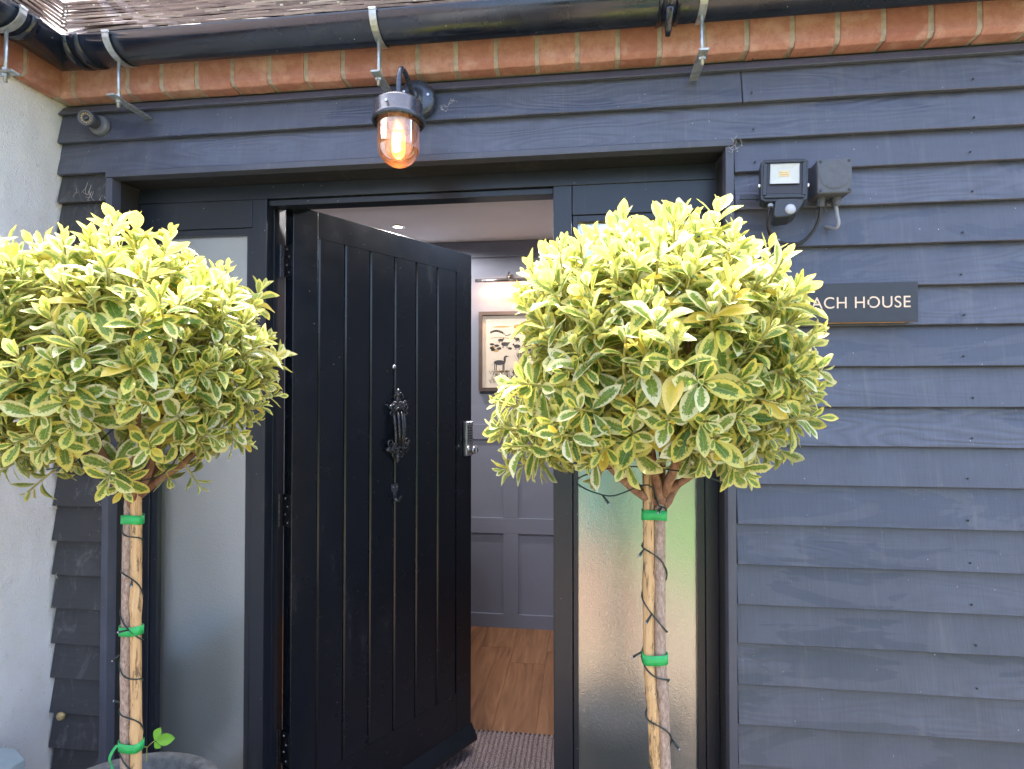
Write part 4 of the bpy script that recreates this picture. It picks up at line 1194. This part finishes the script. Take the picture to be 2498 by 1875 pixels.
def outline(tab, th):
    th %= 360
    for (a, r), (b2, r2) in zip(tab, tab[1:] + [(tab[0][0] + 360, tab[0][1])]):
        if a <= th <= b2: return r + (r2 - r)*(th - a)/(b2 - a)
    return tab[0][1]
def topiary(cx_, cy_, cz_, rx, ry, rz, base_z, crown_z, seed, label, stem_pts, cane_pts, clab, tab):
    rg = random.Random(seed)
    t = thing('potted_tree', label, 'tree', (cx_, cy_, base_z))
    root_w = Vector((cx_, cy_, base_z))
    tr_pts = spline(stem_pts, 5); n = len(tr_pts)
    tr = part('trunk', MB().tube([p + Vector((rg.uniform(-.0008,.0008), rg.uniform(-.0008,.0008), 0)) for p in tr_pts], [.0102 - .0010*i/n for i in range(n)], 14), M['bark'], t, smooth=True)
    top = Vector(stem_pts[-1])
    nodes = []
    C0 = Vector((cx_, cy_, cz_))
    nl = 9
    for k in range(nl):
        a = 2*math.pi*(k + rg.uniform(-.25, .25))/nl
        up_ = rg.uniform(.25, .95) if k % 3 else rg.uniform(.9, 1.3)
        rad = rx * (rg.uniform(.5, .72) if k % 3 else rg.uniform(.2, .4))
        end = C0 + Vector((math.cos(a)*rad, math.sin(a)*rad, -rz*.45 + up_*rz*.9))
        st = top + Vector((0, 0, rg.uniform(-.03, .01)))
        mid = st.lerp(end, .45) + Vector((math.cos(a)*.035, math.sin(a)*.035, -.03))
        pl_ = spline([st, mid, end], 6)
        pl_ = [p + Vector((rg.uniform(-.002,.002), rg.uniform(-.002,.002), rg.uniform(-.002,.002))) for p in pl_]
        m_ = len(pl_)
        part('branch', MB().tube(pl_, [.0078*(1-.62*i/(m_-1)) for i in range(m_)], 8), M['branch'], t, smooth=True)
        nodes += pl_[3:]
    # shoot tips over the crown
    tips = []
    NT = 390
    for i in range(NT):
        z = 1 - 2*(i+.5)/NT; r = math.sqrt(max(0, 1-z*z)); a = i*2.399963 + rg.uniform(-.25, .25)
        d = Vector((r*math.cos(a), r*math.sin(a), z + rg.uniform(-.06, .06))).normalized()
        if d.z < -.62 and math.hypot(d.x, d.y) < .72 and rg.random() < .80: continue
        if d.z < -.25 and rg.random() < .22: continue
        lump = 1 + .15*mnoise.noise(d*2.2 + Vector((seed, 0, 0))) + .05*mnoise.noise(d*5 + Vector((0, seed, 0)))
        q = lump * rg.uniform(.84, 1.02)
        if rg.random() < .08: q *= 1.10
        th = math.degrees(math.atan2(d.z, d.x)); Rr_ = outline(tab, th)
        mm_ = math.hypot(d.x, d.z); keep = min(1, mm_*1.15); Rm = Rr_*keep + (rx*.98)*(1-keep)
        lump = 1 + (lump - 1)*.8; q = lump*rg.uniform(.83, 1.04) * (1.09 if rg.random() < .08 else 1)
        tips.append((C0 + Vector((d.x*Rm*q, d.y*ry*q, d.z*Rm*q)), d, 1))
    for i in range(45):                   # inner shoots
        d = Vector((rg.gauss(0,1), rg.gauss(0,1), rg.gauss(.25,1))).normalized()
        q = rg.uniform(.45, .80)
        if d.z < -.3: continue
        Rm = outline(tab, math.degrees(math.atan2(d.z, d.x)))
        tips.append((C0 + Vector((d.x*Rm*q, d.y*ry*q, d.z*Rm*q)), d, .8))
    tw = MB(); leaves = []
    for (p, d, sc_) in tips:
        nd = min(nodes, key=lambda q_: (q_-p).length + max(0, q_.z - p.z)*.8)
        axis = (d*.72 + Vector((0,0,.72)) + Vector((rg.uniform(-.22,.22), rg.uniform(-.22,.22), rg.uniform(-.15,.15))))
        if d.z < -.1: axis = d*.9 + Vector((0,0,.25 + rg.uniform(-.2,.25)))
        axis.normalize()
        tp = p
        sl = rg.uniform(.055, .09)
        q1 = tp - axis*sl
        sag = Vector((0,0,-.012))
        tw.tube(spline([nd, nd.lerp(q1, .5)+sag, q1, tp], 3), [.0026]*4 + [.0021]*3 + [.0017]*3, 5, False)
        nlv = rg.choice((9, 10, 11, 12, 13)) if sc_ == 1 else 6
        ph = rg.uniform(0, 6.28)
        s1 = (axis.cross(Vector((0,0,1))) if abs(axis.z) < .95 else Vector((1,0,0))).normalized(); s2 = axis.cross(s1)
        young = rg.uniform(.75, 1.2) * (1.0 if d.z > -.1 else .6)
        big = rg.uniform(.75, 1.12)
        for k in range(nlv):
            f = k/(nlv-1)                  # 0 at the tip
            al = R(14 + 74*f**.9 + rg.uniform(-10, 10)) + (R(14) if d.z < -.1 else 0)
            az = ph + (k//2)*R(90) + (k % 2)*math.pi + rg.uniform(-.28, .28)
            rdir = s1*math.cos(az) + s2*math.sin(az)
            dr = axis*math.cos(al) + rdir*math.sin(al)
            if f > .5: dr = (dr + Vector((0,0,-.16*rg.random()))).normalized()
            nrm = axis*math.sin(al) - rdir*math.cos(al) + Vector((rg.uniform(-.2,.2), rg.uniform(-.2,.2), rg.uniform(-.1,.2)))
            L = (.032 + .023*min(1, f*1.5)) * big * rg.uniform(.68, 1.16)
            if k < 2: L *= .72
            base = tp - axis*(sl*.80*f) + dr*.0015
            si = rg.randrange(2) if f < .35 else rg.choice((0, 1, 2, 3, 2, 3, 4, 5, 6, 7))
            ag = max(0, min(3, round(3*(young*(1.05 - 1.05*f) + rg.uniform(-.12, .12)))))
            if rg.random() < .015: ag = 3
            leaves.append((base, basis(dr, nrm), L, si, ag, sc_, d))
    part('twigs', tw, M['twig'], t, smooth=True, kind='stuff')
    # a sprinkling of single leaves along the twigs is in the rosettes; choose those that show largest
    def score(lf):
        base, B, L, si, ag, sc_, d = lf
        c = base + B.col[1]*L*.5; v = (CAM - c); dist = v.length; v.normalize()
        vis = .15 + max(0, d.dot(v)) if sc_ == 1 else 0
        sx = (c - CAM).dot(RT)/(c - CAM).dot(FW)*FPX + 1249
        if sx < -20 or sx > 2520: vis = 0
        return abs(B.col[2].dot(v)) * L*L/dist**2 * vis
    leaves.sort(key=score, reverse=True)
    for lf in leaves[:300]:
        base, B, L, si, ag, sc_, d = lf
        ob = bpy.data.objects.new('leaf', LMESH[(si, ag)]); col.objects.link(ob); ob.parent = t
        ob.matrix_local = Matrix.Translation(base - root_w) @ B.to_4x4() @ Matrix.Scale(L, 4)
    VV, FF, UU, II = [], [], [], []
    for lf in leaves[300:]:
        base, B, L, si, ag, sc_, d = lf
        V_, F_, UV_ = LV[si]; k = len(VV); q = rg.random()
        VV += [B @ (v*L) + base - root_w for v in V_]; FF += [tuple(i+k for i in f) for f in F_]; UU += UV_; II += [(ag/3.0, q)]*len(V_)
    fo_ = bpy.data.objects.new('foliage', leaf_mesh('foliage', VV, FF, UU, II)); col.objects.link(fo_); fo_.parent = t; fo_['kind'] = 'stuff'
    # cane
    cp = spline(cane_pts, 8); nn = len(cp); rads = []
    for i in range(nn): rads.append(.0092 if i % 9 else .0108)
    cn = MB().tube(cp, rads, 12)
    solo('bamboo_cane', cn, M['cane'], clab, 'cane', 'bamboo canes tied to the tree stems', smooth=True)
    return t

def lerp_path(pts, z):
    for a, c in zip(pts, pts[1:]):
        if min(a[2], c[2]) <= z <= max(a[2], c[2]):
            f = (z - a[2])/(c[2]-a[2]); return Vector(a).lerp(Vector(c), f)
    return Vector(pts[-1] if z > pts[-1][2] else pts[0])

YT = -.53
# left tree: stem on the left of the cane; right tree: stem on the right
Ls = [(-.822, YT, .55), (-.8235, YT, .80), (-.8245, YT, 1.01), (-.823, YT, 1.215), (-.818, YT, 1.262)]
Lc = [(-.802, YT-.002, .55), (-.802, YT-.002, .80), (-.8055, YT-.002, 1.01), (-.807, YT-.002, 1.215), (-.812, YT-.004, 1.352)]
Rs = [(.160, YT, .22), (.150, YT, .55), (.140, YT, .70), (.131, YT, .84), (.129, YT, .92), (.1245, YT, 1.02), (.124, YT, 1.245), (.128, YT, 1.285)]
Rc = [(.134, YT-.002, .22), (.126, YT-.002, .55), (.119, YT-.002, .75), (.1125, YT-.002, .92), (.1060, YT-.002, 1.02), (.1065, YT-.002, 1.245), (.104, YT-.004, 1.365)]
LT = [(a, (r-42)/1330) for a, r in ((0,384),(30,375),(60,335),(80,340),(120,345),(150,415),(180,400),(210,435),(228,465),(250,430),(270,360),(300,405),(320,402),(340,370))]
RTB = [(a, (r-42)/1497) for a, r in ((0,408),(30,410),(60,370),(90,372),(120,380),(150,425),(165,352),(180,318),(190,425),(203,485),(220,462),(240,420),(270,300),(300,425),(315,455),(340,412))]
topiary(-.826, YT, 1.510, .270, .255, .256, .66, 1.51, 5, 'left variegated ball-headed evergreen in a dark pot, beside the white wall', Ls, Lc, 'bamboo cane tied right of the left tree stem', LT)
topiary(.114, YT, 1.500, .250, .245, .242, .66, 1.51, 9, 'right variegated ball-headed evergreen between the door and the house sign', Rs, Rc, 'bamboo cane tied left of the right tree stem', RTB)

# green tape ties
def tie(path1, path2, z, lab, tail=False):
    a = lerp_path(path1, z); c = lerp_path(path2, z); m = (a+c)/2; hw = abs(a.x-c.x)/2 + .0108
    mb = MB(); n = 28; h = .0080; vs = []
    for i in range(n):
        an = 2*math.pi*i/n; ca, sa = math.cos(an), math.sin(an)
        ex = math.copysign(abs(ca)**.6, ca)*hw; ey = math.copysign(abs(sa)**.8, sa)*.0122
        for (o, zz) in ((0, -h), (.0006, -h), (.0006, h), (0, h)):
            f = 1 + o/.015
            mb.v.append(Vector((m.x + ex*f, m.y + ey*f, z + zz + .0012*math.sin(an*2+z*9))))
    mb.f += [(i*4+j, i*4+(j+1) % 4, ((i+1) % n)*4+(j+1) % 4, ((i+1) % n)*4+j) for i in range(n) for j in range(4)]
    if tail:
        pts = [(m.x-hw+.002, m.y-.008, z+.003), (m.x-hw-.006, m.y-.010, z-.008), (m.x-hw-.010, m.y-.012, z-.022), (m.x-hw-.006, m.y-.010, z-.036), (m.x-hw-.009, m.y-.012, z-.060)]
        vs = []
        for (x, y, zz) in spline(pts, 4): vs += [(x-.0035, y, zz), (x+.0035, y-.002, zz)]
        mb.add(vs, [(2*i, 2*i+1, 2*i+3, 2*i+2) for i in range(len(vs)//2-1)])
    solo('tape_tie', mb, M['tape'], lab, 'tie', 'green tape ties round stems and canes', smooth=True)
tie(Ls, Lc, 1.213, 'green tape tie just below the crown of the left tree')
tie(Ls, Lc, 1.013, 'green tape tie halfway up the left stem')
tie(Ls, Lc, .806, 'green tape tie with a loose hanging tail above the left pot', True)
tie(Rs, Rc, 1.245, 'green tape tie just below the crown of the right tree')
tie(Rs, Rc, 1.014, 'green tape tie halfway up the right stem')

# fairy-light wires
def fairy(path1, path2, z0, z1, pitch, ph, crown, seed, lab):
    rg = random.Random(seed)
    mid = (Vector(path1[1]) + Vector(path2[1]))/2
    t = thing('fairy_light_string', lab, 'fairy lights', (mid.x, mid.y, z0), 0, 'fairy-light wires wound on the trees')
    pts = []; n = int((z1-z0)/.004)
    for i in range(n+1):
        z = z0 + (z1-z0)*i/n; a = lerp_path(path1, z); c = lerp_path(path2, z); m = (a+c)/2
        an = ph + 2*math.pi*(z-z0)/pitch
        hw = abs(a.x-c.x)/2 + .0112
        pts.append(Vector((m.x + math.cos(an)*hw, m.y - math.sin(an)*.0130, z + .008*math.sin(an*1.3+seed))))
    cp = [pts[-1]]
    for q in crown: cp.append(Vector(q))
    allp = pts + spline(cp, 6)[1:]
    part('wire', MB().tube(allp, .0011, 6), M['wire'], t, smooth=True)
    # second twisted strand
    part('wire', MB().tube([p + Vector((.0012*math.sin(i*.9), .0012*math.cos(i*.9), 0)) for i, p in enumerate(allp)], .0009, 5), M['wire'], t, smooth=True)
    i = 6
    while i < len(allp)-2:
        p = allp[i]; d = Vector((rg.uniform(-1, 1), -.5*rg.random()-.2, rg.uniform(-1.0, .2))).normalized()
        out = (p - Vector((mid.x, mid.y, p.z))); out.z = 0
        if out.length > 1e-4 and i < len(pts): d = (d + out.normalized()*1.0).normalized()
        bs = part('bulb_sleeve', MB().tube([p, p+d*.006, p+d*.017], [.0012, .0017, .0022], 8), M['wire'], t, smooth=True)
        part('bulb_tip', MB().blob(p+d*.0182, .0016, .0016, .0020, 8, 6), M['cable_grey'], bs, smooth=True)
        i += rg.choice((11, 14, 17, 20))
    return t
fairy(Ls, Lc, .70, 1.24, .083, 2.2, [(-.80,-.56,1.28),(-.74,-.55,1.30),(-.72,-.53,1.36),(-.76,-.60,1.40),(-.84,-.62,1.33),(-.92,-.60,1.31)], 3, 'dark fairy-light wire spiralling up the left stem and cane')
fairy(Rs, Rc, .66, 1.26, .090, 3.4, [(.10,-.58,1.30),(.04,-.60,1.285),(-.01,-.58,1.305),(.06,-.60,1.33),(.16,-.62,1.325),(.22,-.60,1.31),(.24,-.58,1.36),(.18,-.60,1.38)], 7, 'dark fairy-light wire spiralling up the right stem and cane')

# pots
def pot(x, y, lab, seed, z=.675):
    rg = random.Random(seed); r = .188
    t = thing('plant_pot', lab, 'pot', (x, y, GZ), 0, 'tall dark fibre-clay pots')
    H = z - GZ
    part('body', MB().lathe([(0, .0), (.13, 0), (.15, .02), (.185, H*.45), (.196, H*.78), (.193, H-.03), (.188+.004, H-.006), (.183, H), (.168, H), (.163, H-.006), (.160, H-.06), (0, H-.06)], (x, y, GZ), 56), M['pot'], t, smooth=True)
    part('soil', MB().lathe([(0,.004),(.08,.006),(.159,0)], (x, y, z-.052), 32), M['soil'], t)
    pb = MB()
    for _ in range(230):
        a = rg.uniform(0, 6.28); q = .152*math.sqrt(rg.random()); s = rg.uniform(.006, .012)
        pb.blob((x+q*math.cos(a), y+q*math.sin(a), z-.046+rg.uniform(0, .006)), s*rg.uniform(1, 1.6), s, s*.6, 7, 4, .12, rg)
    part('pebbles', pb, M['pebble'], t, kind='stuff')
pot(-.862, -.528, 'dark grey round pot with pebbles at the foot of the left tree', 1)
pot(.128, -.528, 'dark grey round pot at the foot of the right tree', 2, .28)
bk = MB()
p_ = atz(505, 1868, .655)
for (dx, dy, l, a) in ((0, 0, .035, 1.9), (-.06, .01, .05, .15), (-.11, .02, .03, .6)):
    q = Vector((p_.x+dx, min(p_.y+dy, -.41), .647)); e = q + Vector((math.cos(a)*l, math.sin(a)*l*.5, .006))
    bk.tube([q, q.lerp(e, .5)+Vector((0,0,.003)), e], [.0035, .004, .002], 6)
solo('bark_chip', bk, M['branch'], 'bits of dry bark and twig on the pebbles of the left pot', 'bark', kind='stuff')

# weed seedling in the left pot
wdt = thing('weed_seedling', 'small bright green weed with three rounded leaves at the left pot rim', 'plant', (-.75, -.40, .66))
wy = -.40
def wp(px_, py_): v = at(px_, py_, wy); return v
s0, s1_, s2_ = wp(358, 1835), wp(360, 1822), wp(375, 1808)
part('stem', MB().tube(spline([s0 + Vector((0,0,-.02)), s0, s1_, s2_], 4), .0009, 6), M['twig'], wdt, smooth=True)
part('stem', MB().tube([s1_, wp(349, 1822)], .0008, 5), M['twig'], wdt, smooth=True)
def wleaf(px0_, py0_, px1_, py1_, w, dy):
    a = wp(px0_, py0_); c = wp(px1_, py1_); d = c - a; L = d.length; d = d + Vector((0, dy, 0))
    V_, F_, U_ = leaf_mb(1.0, .1, .25, w); B = basis(d, Vector((.1, -1, .35)))
    m = MB(); m.add([B @ (v*L) + a for v in V_], F_)
    part('leaf', m, M['weed'], wdt, smooth=True)
wleaf(376, 1808, 390, 1776, .58, 0); wleaf(377, 1806, 428, 1797, .46, -.006); wleaf(376, 1808, 388, 1829, .62, .004)

# ================================================================== PERSON taking the picture (seen only as a reflection in the glass)
def skin_body(name, verts, edges, radii, mat, parent, root=0, sub=2):
    me = bpy.data.meshes.new(name); me.from_pydata([Vector(v) - Vector(parent.location) for v in verts], edges, [])
    ob = bpy.data.objects.new(name, me); col.objects.link(ob); ob.parent = parent; ORG[ob] = Vector((0,0,0))
    md = ob.modifiers.new('skin', 'SKIN'); md.use_smooth_shade = True
    for i, sv in enumerate(me.skin_vertices[0].data):
        r_ = radii[i]; sv.radius = r_ if isinstance(r_, tuple) else (r_, r_); sv.use_root = (i == root)
    sb_ = ob.modifiers.new('sub', 'SUBSURF'); sb_.levels = sub; sb_.render_levels = sub
    me.materials.append(mat); return ob
PX, PYY = .14, -1.98
per = thing('person', 'person in a teal knee-length tunic and tan shoes holding up both hands, facing the door', 'person', (PX, PYY, GZ))
z0 = GZ
V = [(PX, PYY, z0+.88), (PX, PYY, z0+1.02), (PX, PYY, z0+1.22), (PX, PYY, z0+1.36), (PX, PYY+.01, z0+1.43), (PX-.01, PYY+.02, z0+1.50), (PX-.01, PYY+.03, z0+1.58),
     (PX-.09, PYY, z0+.84), (PX-.12, PYY, z0+.48), (PX-.14, PYY-.02, z0+.10), (PX-.14, PYY+.10, z0+.04),
     (PX+.09, PYY, z0+.84), (PX+.12, PYY, z0+.48), (PX+.14, PYY-.02, z0+.10), (PX+.14, PYY+.10, z0+.04),
     (PX-.17, PYY, z0+1.34), (PX-.25, PYY+.06, z0+1.12), (PX-.16, PYY+.26, z0+1.40),
     (PX+.17, PYY, z0+1.34), (PX+.22, PYY+.06, z0+1.12), (PX+.06, PYY+.26, z0+1.40)]
Ed = [(0,1),(1,2),(2,3),(3,4),(4,5),(5,6),(0,7),(7,8),(8,9),(9,10),(0,11),(11,12),(12,13),(13,14),(3,15),(15,16),(16,17),(3,18),(18,19),(19,20)]
Rr = [.12, .11, .125, .11, .05, .085, .09, .085, .055, .038, .03, .085, .055, .038, .03, .055, .042, .030, .055, .042, .030]
skin_body('body', V, Ed, Rr, M['skin'], per)
for sx, hx_ in ((-1, PX-.16), (1, PX+.06)):
    for k in range(4):
        p0 = Vector((hx_ + (k-1.5)*.018, PYY+.275, z0+1.415)); 
        skin_body('finger', [p0, p0+Vector((0,.04,.012)), p0+Vector((0,.062,-.010 + .003*k))], [(0,1),(1,2)], [.009,.0085,.007], M['skin'], per, 0, 1)
    p0 = Vector((hx_ - sx*.02, PYY+.26, z0+1.395)); skin_body('thumb', [p0, p0+Vector((-sx*.03,.02,-.01)), p0+Vector((-sx*.035,.045,-.008))], [(0,1),(1,2)], [.011,.010,.008], M['skin'], per, 0, 1)
tun = MB().lathe([(.10,.0),(.19,.0),(.205,-.1)][:0] + [(.215, .78), (.195, .90), (.165, 1.05), (.17, 1.22), (.165, 1.33), (.09, 1.405), (.065, 1.42)], (PX, PYY, z0), 32)
tun.v = [Vector((PX + (v.x-PX)*1.05, PYY + (v.y-PYY)*.80, v.z)) for v in tun.v]
for s_, e_ in (((PX-.15,PYY,z0+1.36),(PX-.25,PYY+.05,z0+1.13)), ((PX+.15,PYY,z0+1.36),(PX+.22,PYY+.05,z0+1.13))): tun.tube([s_, e_], [.075, .06], 14)
part('tunic', tun, M['teal'], per, smooth=True)
part('hair', MB().blob((PX-.01, PYY-.0, z0+1.60), .105, .115, .125, 18, 12), M['hair'], per, smooth=True)
for sx in (-1, 1): part('shoe', MB().blob((PX+sx*.14, PYY+.06, z0+.045), .05, .13, .05, 14, 8), M['tan'], per, smooth=True)

print('tiles', ntile)
